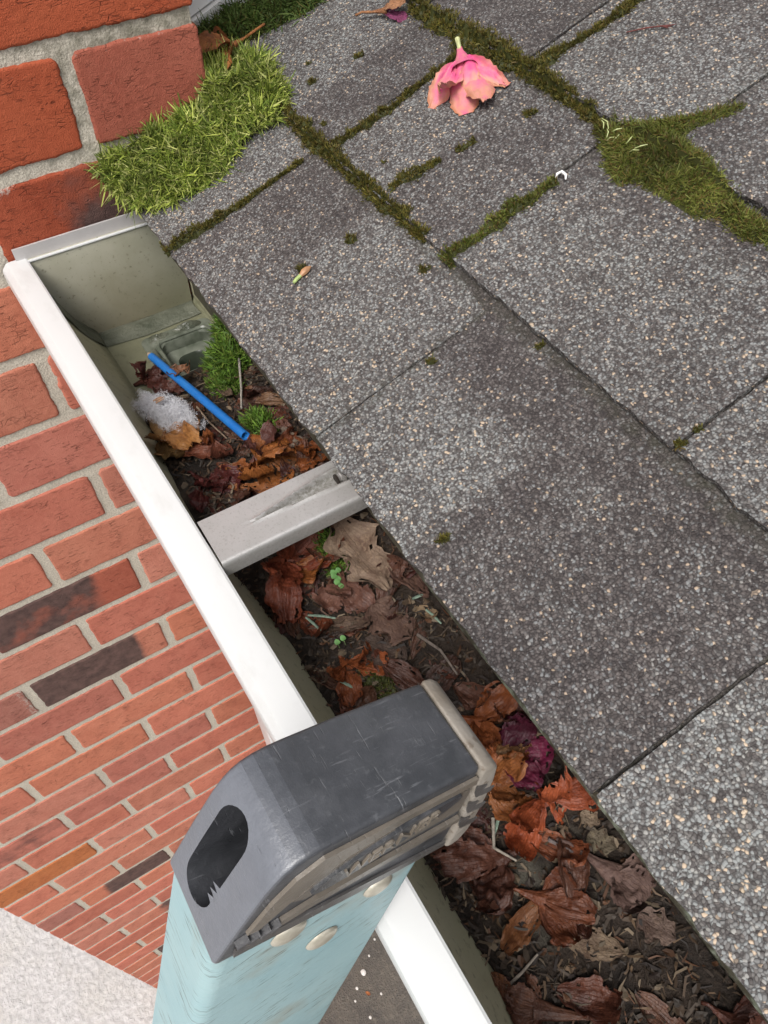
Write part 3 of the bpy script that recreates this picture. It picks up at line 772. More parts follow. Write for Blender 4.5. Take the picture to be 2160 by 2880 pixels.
# strap hanger across the gutter with a tapering groove
def hanger(xc):
    mb = MB(); P = []; bA = []
    NY, NX = 40, 28
    for j in range(NY + 1):
        y = 0.0330 + (0.1560 - 0.0330) * j / NY
        row = []
        for i in range(NX + 1):
            w = -0.0180 + 0.0360 * i / NX
            g = smooth01(.058, .132, y); cw = 0.0006 + 0.0062 * g      # groove half width grows towards the screw
            c0 = -0.0035 * g
            dz = -0.0042 * min(1, 1.4 * smooth01(.055, .09, y)) * (1 - smooth01(cw * .55, cw, abs(w - c0))) * (1 if y > .055 else 0)
            rim = 0.0010 * math.exp(-((abs(w - c0) - cw) / 0.0012) ** 2) * smooth01(.055, .075, y)
            row.append((xc + w, y, -.1478 + dz + rim)); bA.append(0.9 * (dz < -.001) + .25 * (rim > .0003))
        # flange rolls down on the +X side and a little on the other
        row = [(xc - .0188, y, -.1515), (xc - .0186, y, -.1486)] + row + [(xc + .0190, y, -.1484), (xc + .0196, y, -.1495), (xc + .0198, y, -.1520), (xc + .0199, y, -.1600)]
        P.append(row)
    bb = []
    for j in range(NY + 1): bb += [.3, .2] + bA[j * (NX + 1):(j + 1) * (NX + 1)] + [0, 0, .25, .35]
    mb.grid(P); k = len(mb.v); low = [[(x, y, z - 0.0013) for x, y, z in r] for r in P]; mb.grid(low); bb = bb + bb
    W = len(P[0])
    for i in range(W - 1):
        mb.f.append((i, i + 1, k + i + 1, k + i)); e = (len(P) - 1) * W
        mb.f.append((e + i, e + i + 1, k + e + i + 1, k + e + i))
    for j in range(len(P) - 1):
        mb.f.append((j * W, (j + 1) * W, k + (j + 1) * W, k + j * W)); mb.f.append((j * W + W - 1, (j + 1) * W + W - 1, k + (j + 1) * W + W - 1, k + j * W + W - 1))
    mb.a = {'burn': bb}
    h = obj('hanger', mb, M['alu'], gut, loc=(xc, .083, -.15), angle=35)
    m2 = MB(); cz = -.1495; cx = xc - .0035
    m2.tube([(cx, .1285, cz), (cx, .1315, cz), (cx, .132, cz)], [.0046, .0046, .0030], 14)
    m2.tube([(cx, .126, cz), (cx, .1286, cz)], [.0028, .0030], 6)
    m2.tube([(cx, .132, cz), (cx, .159, cz)], [.0019, .0019], 8)
    obj('screw', m2, M['steel'], h)
    m3 = MB(); m3.tube([(cx + .001, .1250, cz - .0005), (cx + .001, .1260, cz - .0005)], .0044, 12)
    obj('screw_hole', m3, M['soil'], h)
hanger(0.3690); hanger(0.980)

# ------------------------------------------------------------------ ladder
lad = thing('extension_ladder', (0.59, -1.0, GZ), 'light blue fibreglass ladder with black plastic end cap leaning on the gutter', 'ladder')
DL = Vector((0.0267, -0.307, -0.951)).normalized(); UL = -DL
EL = Vector((0, 0.9516, -0.3072)); XL = Vector((1, 0, 0))
O0 = Vector((0.606, -0.0438, -0.0192))
def lp(x, a, h, O=O0): return O + XL * x + EL * a + UL * h
def lprism(poly, x0, x1, O=O0):
    n = len(poly); m = MB()
    m.add([lp(x0, a, h, O) for a, h in poly] + [lp(x1, a, h, O) for a, h in poly],
          [tuple(range(n))[::-1], tuple(range(n, 2 * n))] + [(i, (i + 1) % n, n + (i + 1) % n, n + i) for i in range(n)])
    return m
def rail(O, sgn, cap_style=True):
    # channel profile (x, a): web faces the rungs, flanges point away from them
    t = 0.0035; w = 0.030 * -sgn; D = 0.088
    pr = []
    def arc(cx, ca, r, a0, a1, n=4):
        return [(cx + r * math.cos(math.radians(a0 + (a1 - a0) * q / n)), ca + r * math.sin(math.radians(a0 + (a1 - a0) * q / n))) for q in range(n + 1)]
    out = [(-.030, 0)] + arc(-.006, .006, .006, -90, 0) + arc(-.006, D - .006, .006, 0, 90) + [(-.030, D)]
    inn = [(-.030, D - t), (-.008, D - t), (-t, D - .008), (-t, .008), (-.008, t), (-.030, t)]
    prof = out + inn
    L = (O.z - (GZ + .012)) / -DL.z
    m = MB(); n = len(prof)
    for h in (-0.0005, -L):
        m.v += [tuple(lp(sgn * x, a, h, O)) for x, a in prof]
    m.f = [(i, (i + 1) % n, n + (i + 1) % n, n + i) for i in range(n)] + [tuple(range(n))]
    r = obj('rail', m, M['fibre'], lad, angle=40)
    # rivets on the web
    for (a, h, rr) in [(.0665, -.0275, .0062), (.0285, -.0215, .0068), (.0480, -.0525, .0068), (.076, -.228, .0085), (.030, -.262, .0085)]:
        mm = MB(); P = []
        for j in range(6):
            row = []
            for i in range(19):
                an = 2 * math.pi * i / 18; q = math.cos(math.pi / 2 * j / 5)
                row.append(lp(sgn * (0.0002 + 0.0022 * math.sin(math.pi / 2 * j / 5)), a + rr * q * math.cos(an), h + rr * q * math.sin(an), O))
            P.append(row)
        mm.grid(P); obj('rivet', mm, M['rivet'], r)
    return r

def eval_bool(a, b, op='DIFFERENCE'):
    md = a.modifiers.new('cut', 'BOOLEAN'); md.object = b; md.operation = op; md.solver = 'EXACT'
    bpy.context.view_layer.update()
    dg = bpy.context.evaluated_depsgraph_get(); me = bpy.data.meshes.new_from_object(a.evaluated_get(dg))
    a.modifiers.clear(); old = a.data; a.data = me; bpy.data.meshes.remove(old); bpy.data.objects.remove(b, do_unlink=True)

def end_cap(O, sgn, detail=True):
    body = [(-.0022, -.001), (.0000, .0060), (.0040, .0200), (.0090, .0355), (.0112, .0402), (.0136, .0438), (.0166, .0464), (.0202, .0480), (.0245, .0489), (.0300, .0492), (.0500, .0488), (.0700, .0478), (.0835, .0468), (.0835, .0380), (.0860, .0280), (.0885, .0050), (.0892, -.0120), (.0870, -.0128), (.0500, -.0085), (.0300, -.0055)]
    xlo, xhi = (-.0315, .0030)
    if sgn < 0: xlo, xhi = -.0030, .0315
    m = lprism(body, xlo, xhi, O)
    me = bpy.data.meshes.new('end_cap'); base = rootloc(lad)
    me.from_pydata([tuple(Vector(v) - base) for v in m.v], [], m.f)
    bm = bmesh.new(); bm.from_mesh(me); bmesh.ops.recalc_face_normals(bm, faces=bm.faces)
    es = [e for e in bm.edges if len(e.link_faces) == 2 and e.calc_face_angle(0) > 1.0]
    bmesh.ops.bevel(bm, geom=es, offset=0.0017, segments=4, profile=.5, affect='EDGES')
    bmesh.ops.triangulate(bm, faces=[f for f in bm.faces if len(f.verts) > 4])
    bm.to_mesh(me); bm.free()
    o = bpy.data.objects.new('end_cap', me); COL.objects.link(o); o.parent = lad
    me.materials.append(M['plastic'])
    if detail:
        # rope slot through the raked outer face, with a toothed lower edge
        up = Vector((0, .0085, .0345)).normalized(); fn = Vector((0, up.z, -up.y))   # in (x, a, h): inward normal of the raked face
        c0 = Vector((-.0172, .0058, .0230))
        pts = []
        hl, r = .0125, .0074
        for q in range(13):
            a = math.radians(180 * q / 12); pts.append((r * math.cos(a), hl + r * math.sin(a)))
        for q in range(13):
            a = math.radians(180 + 180 * q / 12); pts.append((r * math.cos(a), -hl + r * math.sin(a)))
        # teeth on the near side low down
        pts2 = []
        for p in pts: pts2.append(p)
        teeth = [(r, -.0040), (r - .0034, -.0056), (r + .0002, -.0064), (r - .0032, -.0084), (r, -.0090), (r - .0028, -.0110), (r - .0002, -.0118)]
        full = pts[13:] ; 
        seq = pts[:13] + pts[13:] + teeth[::-1]
        cm = MB(); n = len(seq)
        def q3(u, v, d):
            l = c0 + Vector((u, 0, 0)) + up * v + fn * d
            return lp(l.x, l.y, l.z, O)
        cm.add([q3(u, v, -.012) for u, v in seq] + [q3(u, v, .030) for u, v in seq],
               [tuple(range(n))[::-1], tuple(range(n, 2 * n))] + [(i, (i + 1) % n, n + (i + 1) % n, n + i) for i in range(n)])
        cut = obj('cutter', cm, M['plastic'], lad, smooth=False)
        eval_bool(o, cut)
    me = o.data
    du = np.zeros(len(me.vertices), np.float32)
    a = me.attributes.new('dust', 'FLOAT', 'POINT'); a.data.foreach_set('value', du)
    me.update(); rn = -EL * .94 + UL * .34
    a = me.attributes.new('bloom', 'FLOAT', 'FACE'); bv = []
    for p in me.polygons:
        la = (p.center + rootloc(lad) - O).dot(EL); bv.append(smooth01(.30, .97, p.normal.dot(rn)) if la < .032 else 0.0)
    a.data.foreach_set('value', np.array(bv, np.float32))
    me.polygons.foreach_set('use_smooth', [True] * len(me.polygons)); me.set_sharp_from_angle(angle=math.radians(28))
    if not detail: return o
    xs_ = .0030
    # dusty side: ribs, emblem panel, lettering
    def side(poly, depth, name, dust, mat='plastic'):
        mm = lprism(poly, xs_ + .0001, xs_ + depth, O); mm.a = {'dust': [dust] * len(mm.v)}
        return obj(name, mm, M[mat], o, smooth=False)
    side([(.0040, .0065), (.0880, -.0065), (.0885, -.0098), (.0500, -.0066), (.0040, .0010)], .0010, 'base_rim', .25)
    side([(.0060, .0095), (.0300, .0140), (.0860, .0145), (.0868, .0112), (.0300, .0098), (.0080, .0064)], .0016, 'side_rib', .75)
    side([(.0062, .0160), (.0120, .0300), (.0180, .0390), (.0260, .0442), (.0830, .0425), (.0838, .0385), (.0560, .0395), (.0360, .0360), (.0220, .0270), (.0100, .0150)], .0014, 'side_panel', .85)
    side([(.0200, .0215), (.0300, .0300), (.0450, .0352), (.0780, .0372), (.0835, .0345), (.0840, .0205), (.0500, .0190), (.0250, .0180)], .0009, 'side_panel', .7)
    em = [(.052 + .0265 * math.cos(math.radians(15 * q)), .0295 + .0060 * math.sin(math.radians(15 * q)) + .0065 * math.cos(math.radians(15 * q))) for q in range(24)]
    side(em, .0020, 'emblem_oval', .03)
    fc = bpy.data.curves.new('lettering', 'FONT'); fc.body = 'WERNER'; fc.size = .0088; fc.extrude = .0004; fc.shear = .25; fc.align_x = 'CENTER'; fc.align_y = 'CENTER'; fc.space_character = 1.02
    fo = bpy.data.objects.new('lettering_src', fc); COL.objects.link(fo)
    bpy.context.view_layer.update()
    tm = bpy.data.meshes.new_from_object(fo.evaluated_get(bpy.context.evaluated_depsgraph_get()))
    bpy.data.objects.remove(fo, do_unlink=True)
    ang = math.radians(13)
    vs = []
    for v in tm.vertices:
        u = v.co.x * math.cos(ang) - v.co.y * math.sin(ang); w = v.co.x * math.sin(ang) + v.co.y * math.cos(ang)
        vs.append(tuple(lp(xs_ + .0024 + v.co.z, .052 + u, .0295 + w, O)))
    mm = MB(); mm.v = vs; mm.f = [tuple(p.vertices) for p in tm.polygons]; mm.a = {'dust': [1.0] * len(vs)}
    obj('lettering', mm, M['plastic'], o, smooth=False)
    # teeth on the lower outer corner
    for q in range(4):
        b0 = .004 + q * .0030
        mm = lprism([(.0030 + q * .0035, .0125 - q * .0006), (.0068 + q * .0035, .0140 - q * .0006), (.0050 + q * .0035, .0095 - q * .0006)], xs_ + .0001, xs_ + .0026, O)
        mm.a = {'dust': [.1] * 6}; obj('grip_tooth', mm, M['plastic'], o, smooth=False)
    # tan rubber nose keyed into the cap with zig-zag joints
    tip = [(.0838, .0470), (.0880, .0462), (.0915, .0430), (.0945, .0330), (.0970, .0180), (.0988, .0020), (.0990, -.0060), (.0970, -.0125), (.0935, -.0145), (.0902, -.0135), (.0896, .0050), (.0870, .0285), (.0842, .0385)]
    mm = lprism(tip, xlo - .0004, xhi + .0012, O)
    me2 = bpy.data.meshes.new('nose_pad'); base = rootloc(lad)
    me2.from_pydata([tuple(Vector(v) - base) for v in mm.v], [], mm.f)
    bm = bmesh.new(); bm.from_mesh(me2); bmesh.ops.recalc_face_normals(bm, faces=bm.faces)
    es = [e for e in bm.edges if len(e.link_faces) == 2 and e.calc_face_angle(0) > .9]
    bmesh.ops.bevel(bm, geom=es, offset=0.0014, segments=3, profile=.5, affect='EDGES'); bm.to_mesh(me2); bm.free()
    me2.materials.append(M['rubber']); me2.polygons.foreach_set('use_smooth', [True] * len(me2.polygons)); me2.set_sharp_from_angle(angle=math.radians(35))
    po = bpy.data.objects.new('nose_pad', me2); COL.objects.link(po); po.parent = o
    for q, (h0, s) in enumerate([(.0300, 1), (.0180, 1), (.0060, 1)]):
        zig = [(.0850 + q * .0012, h0 + .0060), (.0905 + q * .0012, h0 + .0035), (.0895 + q * .0014, h0), (.0960 + q * .0012, h0 - .0020), (.0950 + q * .0012, h0 - .0048), (.0880 + q * .0012, h0 - .0030), (.0862 + q * .0012, h0 + .0010)]
        mm = lprism(zig, xhi + .0011, xhi + .0017, O); mm.a = {'dust': [.25] * len(mm.v)}
        obj('nose_key', mm, M['plastic'], po, smooth=False)
    return o
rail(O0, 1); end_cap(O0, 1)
O2 = O0 + Vector((0.43, 0, 0))
rail(O2, -1); end_cap(O2, -1, False)
for q in range(9):
    h = -.262 - q * .305
    mm = MB(); prof = [(.030, .012), (.058, .012), (.060, .004), (.054, -.012), (.044, -.017), (.034, -.012), (.028, .004)]
    A = [lp(.0003, a, h + b, O0) for a, b in prof]; B = [lp(-.0003, a, h + b, O2) for a, b in prof]; n = len(prof)
    mm.add(A + B, [tuple(range(n)), tuple(range(n, 2 * n))[::-1]] + [(i, (i + 1) % n, n + (i + 1) % n, n + i) for i in range(n)])
    mm.a = {'burn': [0.0] * len(mm.v)}
    obj('rung', mm, M['alu'], lad, angle=30)

# ------------------------------------------------------------------ leaf mould in the gutter
ZFX = [.04, .10, .125, .19, .25, .33, .36, .40, .8, 1.5]; ZFV = [-.2475, -.2475, -.246, -.229, -.214, -.196, -.225, -.2405, -.2405, -.2405]
ZBX = [.04, .10, .15, .25, .35, .45, .5, .6, .7, .8, 1.5]; ZBV = [-.2475, -.232, -.208, -.194, -.188, -.198, -.206, -.214, -.220, -.222, -.222]
def zsoil(x, y):
    t = min(1, max(0, (y - .045) / .11)) ** 1.1
    z = float(np.interp(x, ZFX, ZFV)) * (1 - t) + float(np.interp(x, ZBX, ZBV)) * t
    return z + 0.0028 * nz(x * 45, y * 45) + 0.0016 * nz(x * 130, y * 130, 3)
mb = MB(); P = []
for x in list(np.arange(0.112, 0.76, 0.0035)) + list(np.arange(0.765, 1.5, 0.02)):
    P.append([(x, y, zsoil(x, y) - (0.004 if x < .116 else 0)) for y in np.arange(0.034, 0.1574, 0.0033)])
mb.grid(P)
tag(obj('leaf_mould', mb, M['soil'], loc=(.45, .09, -.24)), 'dark wet leaf mould lying in the bottom of the gutter', 'leaf mould', None, 'stuff')

def blades(roots, dirs, lens, wids, bends, cols):
    """many small strands as one mesh: numpy arrays of roots, unit directions, lengths, widths, bend vectors, colours"""
    N = len(roots); roots = np.asarray(roots); dirs = np.asarray(dirs); bends = np.asarray(bends)
    side = np.cross(dirs, NR.normal(size=(N, 3))); side /= np.linalg.norm(side, axis=1)[:, None] + 1e-9
    V = np.zeros((N, 8, 3)); lens = np.asarray(lens)[:, None]; wids = np.asarray(wids)[:, None]
    for q, (t, w) in enumerate(((0, .7), (.4, 1.0), (.78, .9), (1.0, .35))):
        c = roots + dirs * lens * t + bends * lens * t * t
        V[:, 2 * q] = c - side * wids * w * .5; V[:, 2 * q + 1] = c + side * wids * w * .5
    m = MB(); m.v = V.reshape(-1, 3).tolist()
    for i in range(N):
        k = i * 8; m.f += [(k, k + 1, k + 3, k + 2), (k + 2, k + 3, k + 5, k + 4), (k + 4, k + 5, k + 7, k + 6)]
    m.a = {'Col': np.repeat(np.asarray(cols), 8, axis=0)}
    return m
def unit(a): return a / (np.linalg.norm(a, axis=1)[:, None] + 1e-9)

# crumbs, needles and twiglets lying on the mould
def litter():
    m = MB(); cols = []
    pal = [(.085, .055, .035), (.05, .033, .022), (.16, .105, .065), (.05, .035, .025), (.035, .024, .02), (.13, .06, .03), (.22, .165, .11), (.08, .06, .045)]
    for _ in range(6000):
        x = NR.uniform(.125, .765); y = NR.uniform(.046, .156)
        z = zsoil(x, y) + NR.uniform(0, .003); c = np.array(pal[NR.randint(len(pal))]) * NR.uniform(.3, .85)
        a = NR.uniform(0, 6.28); d = Vector((math.cos(a), math.sin(a), NR.uniform(-.35, .35))).normalized()
        s = d.cross(Vector((NR.normal() * .4, NR.normal() * .4, 1))).normalized(); p = Vector((x, y, z))
        if NR.rand() < .72:
            L = NR.uniform(.003, .013); w = NR.uniform(.0003, .0009)
            b = Vector((NR.normal(), NR.normal(), .3)) * L * .12
            k = len(m.v); m.v += [tuple(p - s * w), tuple(p + s * w), tuple(p + d * L * .5 + b + s * w), tuple(p + d * L * .5 + b - s * w), tuple(p + d * L)]
            m.f += [(k, k + 1, k + 2, k + 3), (k + 3, k + 2, k + 4)]; cols += [c] * 5
        else:
            r = NR.uniform(.0012, .0042); n = NR.randint(5, 8); up = d.cross(s) * -1
            k = len(m.v); m.v.append(tuple(p + Vector((0, 0, .0012)))); 
            for q in range(n):
                an = 2 * math.pi * q / n; rr = r * NR.uniform(.55, 1.15)
                m.v.append(tuple(p + d * rr * math.cos(an) + s * rr * .6 * math.sin(an) + Vector((0, 0, NR.uniform(0, .002)))))
            m.f += [(k, k + 1 + q, k + 1 + (q + 1) % n) for q in range(n)]; cols += [c] * (n + 1)
    m.a = {'Col': cols}
    tag(obj('leaf_litter', m, M['strand'], loc=(.45, .09, -.22), smooth=False, fix=False), 'fine brown crumbs and needles scattered over the leaf mould in the gutter', 'leaf litter', None, 'stuff')
litter()

# ------------------------------------------------------------------ dead petals, flowers and leaves
def sheet(base, dirv, upv, L, W, seed, shape='petal', curl=.5, cup=.3, crump=.12, tip=1.0, twist=0.0, nu=22, nv=15, tone=None, torn=.36):
    """a crumpled petal or leaf blade as one mesh, grown from base along dirv"""
    d = Vector(dirv).normalized(); u = Vector(upv); u = (u - d * u.dot(d)).normalized(); s = d.cross(u)
    P = []; vein = []; tn = []; uu = []; vl = []
    for j in range(nu + 1):
        t = j / nu
        if shape == 'petal': w = W * (0.16 + 0.84 * math.sin(math.pi * min(1, t ** .85 * .80 + .02))) * (1 - .25 * (t > .93))
        elif shape == 'oval': w = W * max(0.03, math.sin(math.pi * t ** .9) ** .85)
        elif shape == 'strap': w = W * (0.25 + .75 * math.sin(math.pi * min(1, .12 + .8 * t)))
        else: w = W * (0.12 + .88 * math.sin(math.pi * t ** .8) ** .7) * (1 + .28 * math.sin(t * 17 + seed))
        ang = curl * t * t * 1.6
        sinc, qc = (math.sin(ang) / ang, (1 - math.cos(ang)) / ang) if abs(ang) > 1e-3 else (1.0, ang / 2)
        cen = Vector(base) + d * (L * t * sinc) + u * (L * t * qc)
        tw = twist * t
        s2 = s * math.cos(tw) + u * math.sin(tw); u2 = u * math.cos(tw) - s * math.sin(tw)
        row = []
        for i in range(nv + 1):
            v = -1 + 2 * i / nv
            edge = 1 + .16 * nz(t * 7 + seed, v * 1.5) + .16 * nz(t * 22, seed * 2.0 + (v > 0))
            cr = crump * L * (nz(t * 3.1 + seed, v * 1.8, seed) * 1.0 + .55 * nz(t * 7.5, v * 4.2 + seed, 2.0) + .30 * nz(t * 14, v * 8, seed) + .16 * nz(t * 30, v * 15, seed + 3))
            ruff = .10 * L * abs(v) ** 2 * math.sin(t * 11 + seed + (2 if v > 0 else 0)) * t * crump * 5
            row.append(cen + s2 * (w * .5 * v * edge) + u2 * (cup * W * .5 * v * v * math.sin(math.pi * min(1, t + .15)) + cr * (.3 + t) * .8 + ruff))
            vv = max(0, 1 - abs(v) / .10) if shape in ('oval', 'lobed') else 0
            vv = max(vv, .8 * max(0, 1 - abs(math.sin((abs(v) * 1.5 - t * 3.2) * 4.5 + seed * .1)) / .28) * (abs(v) < .95)) if shape in ('oval', 'lobed') else max(0, 1 - abs(math.sin(v * 6.5 + seed)) / .35) * (1 - t * .5)
            vein.append(vv); tn.append(t if tone is None else tone(t, v)); uu.append(t); vl.append(v)
        P.append(row)
    m = MB(); m.grid(P); m.a = {'vein': vein, 'tone': tn, 'uu': uu, 'vv': vl}
    if torn > 0:      # ragged, partly rotted edge
        keep = []
        for f in m.f:
            t = sum(uu[i] for i in f) / 4; v = sum(vl[i] for i in f) / 4
            if not (nz(t * 6 + seed, v * 5, seed * 2) + .5 * nz(t * 15, v * 13 + seed, 1) > torn and (abs(v) > .62 or t > .84)): keep.append(f)
        m.f = keep
    return m

def settle(mbs, lift=0.0005):
    """drop a group of meshes so that its lowest tenth rests on the mould"""
    g = []
    for m in mbs:
        for (x, y, z) in m.v: g.append(z - zsoil(x, min(.156, max(.05, y))))
    g.sort(); dz = -g[len(g) // 6] + lift
    for m in mbs: m.v = [(x, min(max(y, .038 + max(0, -.205 - z) * .6), .1568), z + dz) for (x, y, z) in m.v]

def leaf(name, label, cat, a, b, W, col, seed, shape='oval', curl=.3, cup=.25, crump=.08, mat='dry_leaf', group=None, roofleaf=False, up=(0, 0, 1), twist=0., stem=False, lift=.0005, do_settle=True):
    a = Vector(a); b = Vector(b); L = (b - a).length
    m = sheet(a, b - a, up, L, W, seed, shape, curl, cup, crump, twist=twist)
    ms = [m]; st = None
    if stem:
        d = (b - a).normalized(); st = MB(); st.tube([a + d * .002, a - d * .004 + Vector((0, 0, .001)), a - d * .013 + Vector((.002, .001, .002))], [.0009, .0007, .0006], 6)
        st.a = {'vein': [0] * len(st.v), 'tone': [0] * len(st.v)}; ms.append(st)
    if do_settle: settle(ms, lift)
    if st is None: return tag(obj(name, m, M[mat], loc=tuple(a), color=col, fix=False), label, cat, group)
    r = thing(name, tuple(a), label, cat, group)
    obj('blade', m, M[mat], r, color=col, fix=False); obj('stalk', st, M[mat], r, color=col, fix=False)
    return r

def flower(name, label, base, mouth, petals, col, seed, tube_r=(.0015, .006), plen=.028, pw=.018, spread=1.0, mat='wet_petal', cols=None, stem=.010, crump=.14, group=None, flat=.55, do_settle=True, up=None, lift=.0006, cat='flower', tone=None):
    """withered trumpet flower lying on its side: stem, tube and petals"""
    base = Vector(base); mouth = Vector(mouth); ax = (mouth - base).normalized()
    u0 = Vector(up) if up is not None else Vector((0, 0, 1)); u0 = (u0 - ax * u0.dot(ax)).normalized(); s0 = ax.cross(u0)
    rr = random.Random(seed); ms = []
    P = []; nt = 10; vein = []
    for j in range(nt + 1):
        t = j / nt; r = tube_r[0] + (tube_r[1] - tube_r[0]) * t ** 1.5; row = []
        for i in range(13):
            an = 2 * math.pi * i / 12
            k2 = 1 + .22 * nz(t * 4 + seed, math.cos(an) * 1.5, math.sin(an) * 1.5)
            row.append(base.lerp(mouth, t) + (s0 * math.cos(an) + u0 * math.sin(an) * flat) * r * k2); vein.append(max(0, math.sin(an * 5)) * .6)
        P.append(row)
    tm = MB(); tm.grid(P); tm.a = {'vein': vein, 'tone': [.35] * len(vein)}; ms.append(('corolla_tube', tm))
    for q in range(petals):
        an = 2 * math.pi * (q + .3 * rr.random()) / petals + seed
        out = s0 * math.cos(an) + u0 * (math.sin(an) * flat)
        dirv = ax * rr.uniform(.35, .9) / spread + out * spread * rr.uniform(.7, 1.1)
        pm = sheet(mouth + out * tube_r[1] * .55 - ax * .003, dirv, u0 * .9 + ax * .35 + out * -.1, plen * rr.uniform(.75, 1.15), pw * rr.uniform(.8, 1.2), seed * 1.7 + q * 3.1, 'petal', curl=rr.uniform(-.5, .9), cup=rr.uniform(-.2, .6), crump=crump, twist=rr.uniform(-.9, .9), nu=18, nv=13, tone=tone)
        ms.append(('petal', pm))
    sm = MB(); n = 6
    pth = [base + ax * .002, base - ax * stem * .5 + u0 * .001, base - ax * stem + s0 * stem * .15]
    sm.tube(pth, [.0013, .0010, .0011], 6); sm.a = {'vein': [0] * len(sm.v), 'tone': [0.0] * len(sm.v)}; ms.append(('stem', sm))
    if do_settle: settle([x[1] for x in ms], lift)
    r = thing(name, tuple(base), label, cat, group)
    for q, (nm, m) in enumerate(ms):
        c = col if cols is None else cols[q % len(cols)]
        jit = rr.uniform(.8, 1.15); c = tuple(x * jit for x in c)
        obj(nm, m, M[mat] if nm != 'stem' or mat != 'pink' else M['green'], r, color=c if not (nm == 'stem' and mat == 'pink') else (.42, .50, .22), fix=False)
    return r

OR = (.235, .075, .022); RU = (.165, .048, .020); BR = (.095, .043, .026); DK = (.055, .026, .018); TAN = (.33, .165, .062); GT = (.24, .175, .125); GB = (.13, .082, .058); RD = (.19, .038, .018); MAR = (.072, .016, .018)
# upper bay, between the wall and the strap hanger
flower('withered_flower', 'dark maroon shrivelled flower curled against the blue stick beside the outlet', (.0935, .0546, -.2438), (.1014, .0739, -.2349), 4, (.085, .024, .016), 3, plen=.022, pw=.018, spread=.8, stem=.020, crump=.2)
leaf('dead_leaf', 'curled brown leaf scrap lying over the blue stick', 'leaf', (.1318, .0858, -.2126), (.1525, .1045, -.2091), .016, (.17, .075, .035), 5.2, 'lobed', .5, .4, .16, 'wet_petal', do_settle=False)
leaf('dead_leaf', 'purple brown leaf scrap between the white fluff and the blue stick', 'leaf', (.1217, .0741, -.2329), (.1525, .0958, -.2233), .020, (.095, .035, .026), 6.1, 'lobed', .3, .4, .14, 'wet_petal', lift=.004)
flower('withered_flower', 'tan trumpet flower with a pale tapered tube under the white fluff', (.1279, .0484, -.2424), (.2024, .0589, -.2166), 5, TAN, 8, tube_r=(.0022, .0105), plen=.044, pw=.026, spread=.62, stem=.006, crump=.12, lift=.002, cols=[(.42, .26, .11), (.34, .16, .05), TAN, (.25, .10, .03)])
leaf('dead_leaf', 'orange brown petal strip beside the white fluff', 'petal', (.2197, .0839, -.2135), (.2447, .0777, -.2058), .013, (.26, .085, .028), 4.4, 'strap', .8, .5, .16, 'wet_petal', lift=.002)
flower('withered_flower', 'dark crimson wet petals against the front wall above the hanger', (.2580, .0567, -.2105), (.2795, .0611, -.2043), 4, (.090, .020, .018), 12, plen=.032, pw=.022, spread=.8, stem=.006)
flower('withered_flower', 'bright orange brown crumpled petals tucked behind the strap hanger', (.2802, .0908, -.2013), (.2915, .1017, -.1934), 5, (.30, .108, .030), 15, plen=.036, pw=.026, spread=1.0, stem=.004, lift=.003)
leaf('dead_leaf', 'pale grey oval leaf lying next to the roof edge above the hanger', 'leaf', (.2546, .1223, -.1944), (.2967, .1302, -.1880), .021, (.25, .205, .16), 2.3, 'oval', .15, .2, .05, 'dry_leaf', lift=.004)
flower('withered_flower', 'narrow orange flower with a long stalk beside the grey oval leaf', (.2647, .1357, -.1928), (.2991, .1357, -.1868), 4, OR, 18, plen=.026, pw=.015, spread=.55, stem=.014, lift=.003)
flower('withered_flower', 'plum brown petals in the middle of the leaves above the hanger', (.2644, .1015, -.2028), (.2791, .1103, -.1966), 4, (.105, .042, .034), 21, plen=.026, pw=.020, spread=1.1, stem=.005, lift=.001)
leaf('dead_leaf', 'dark brown folded leaf pressed against the hanger', 'leaf', (.2938, .0634, -.2034), (.3300, .0835, -.1885), .020, (.090, .040, .026), 9.7, 'lobed', .5, .5, .12, 'wet_petal')
leaf('dead_leaf', 'long thin orange petal lying along the hanger edge', 'petal', (.2927, .0718, -.1946), (.3328, .1026, -.1814), .009, (.24, .09, .03), 7.3, 'strap', .2, .6, .08, 'wet_petal', lift=.004)
leaf('dead_leaf', 'small olive brown leaf beside the curved grey twig', 'leaf', (.1629, .1255, -.2103), (.1872, .1347, -.2055), .012, (.14, .098, .05), 3.9, 'oval', .3, .4, .08, 'dry_leaf', lift=.004)
leaf('dead_leaf', 'narrow grey brown leaf standing on the green moss', 'leaf', (.1743, .1143, -.2076), (.2060, .1167, -.2016), .010, (.17, .125, .085), 1.9, 'oval', .3, .5, .06, 'dry_leaf', lift=.005)
# middle bay, between the hanger and the ladder
flower('withered_flower', 'large red brown wet flower just below the strap hanger', (.3499, .0666, -.2250), (.3679, .0814, -.2144), 6, (.150, .038, .018), 31, plen=.042, pw=.030, spread=1.2, stem=.008, lift=.002)
leaf('dead_leaf', 'glossy orange brown petal on top of the red brown flower', 'petal', (.3738, .0814, -.2116), (.3967, .0972, -.2075), .024, (.235, .082, .022), 5.5, 'petal', .6, .6, .1, 'wet_petal', lift=.007)
flower('withered_flower', 'pinkish brown trumpet flower lying beside the round seedling leaves', (.3884, .1115, -.2116), (.4076, .1019, -.2109), 4, (.165, .080, .058), 34, plen=.024, pw=.018, spread=.7, stem=.008, lift=.002)
leaf('dead_leaf', 'big tan crinkled leaf with toothed edge lying below the hanger', 'leaf', (.3622, .1236, -.1972), (.4343, .1232, -.2049), .036, GT, 2.7, 'lobed', .18, .30, .055, 'dry_leaf', stem=True, lift=.006)
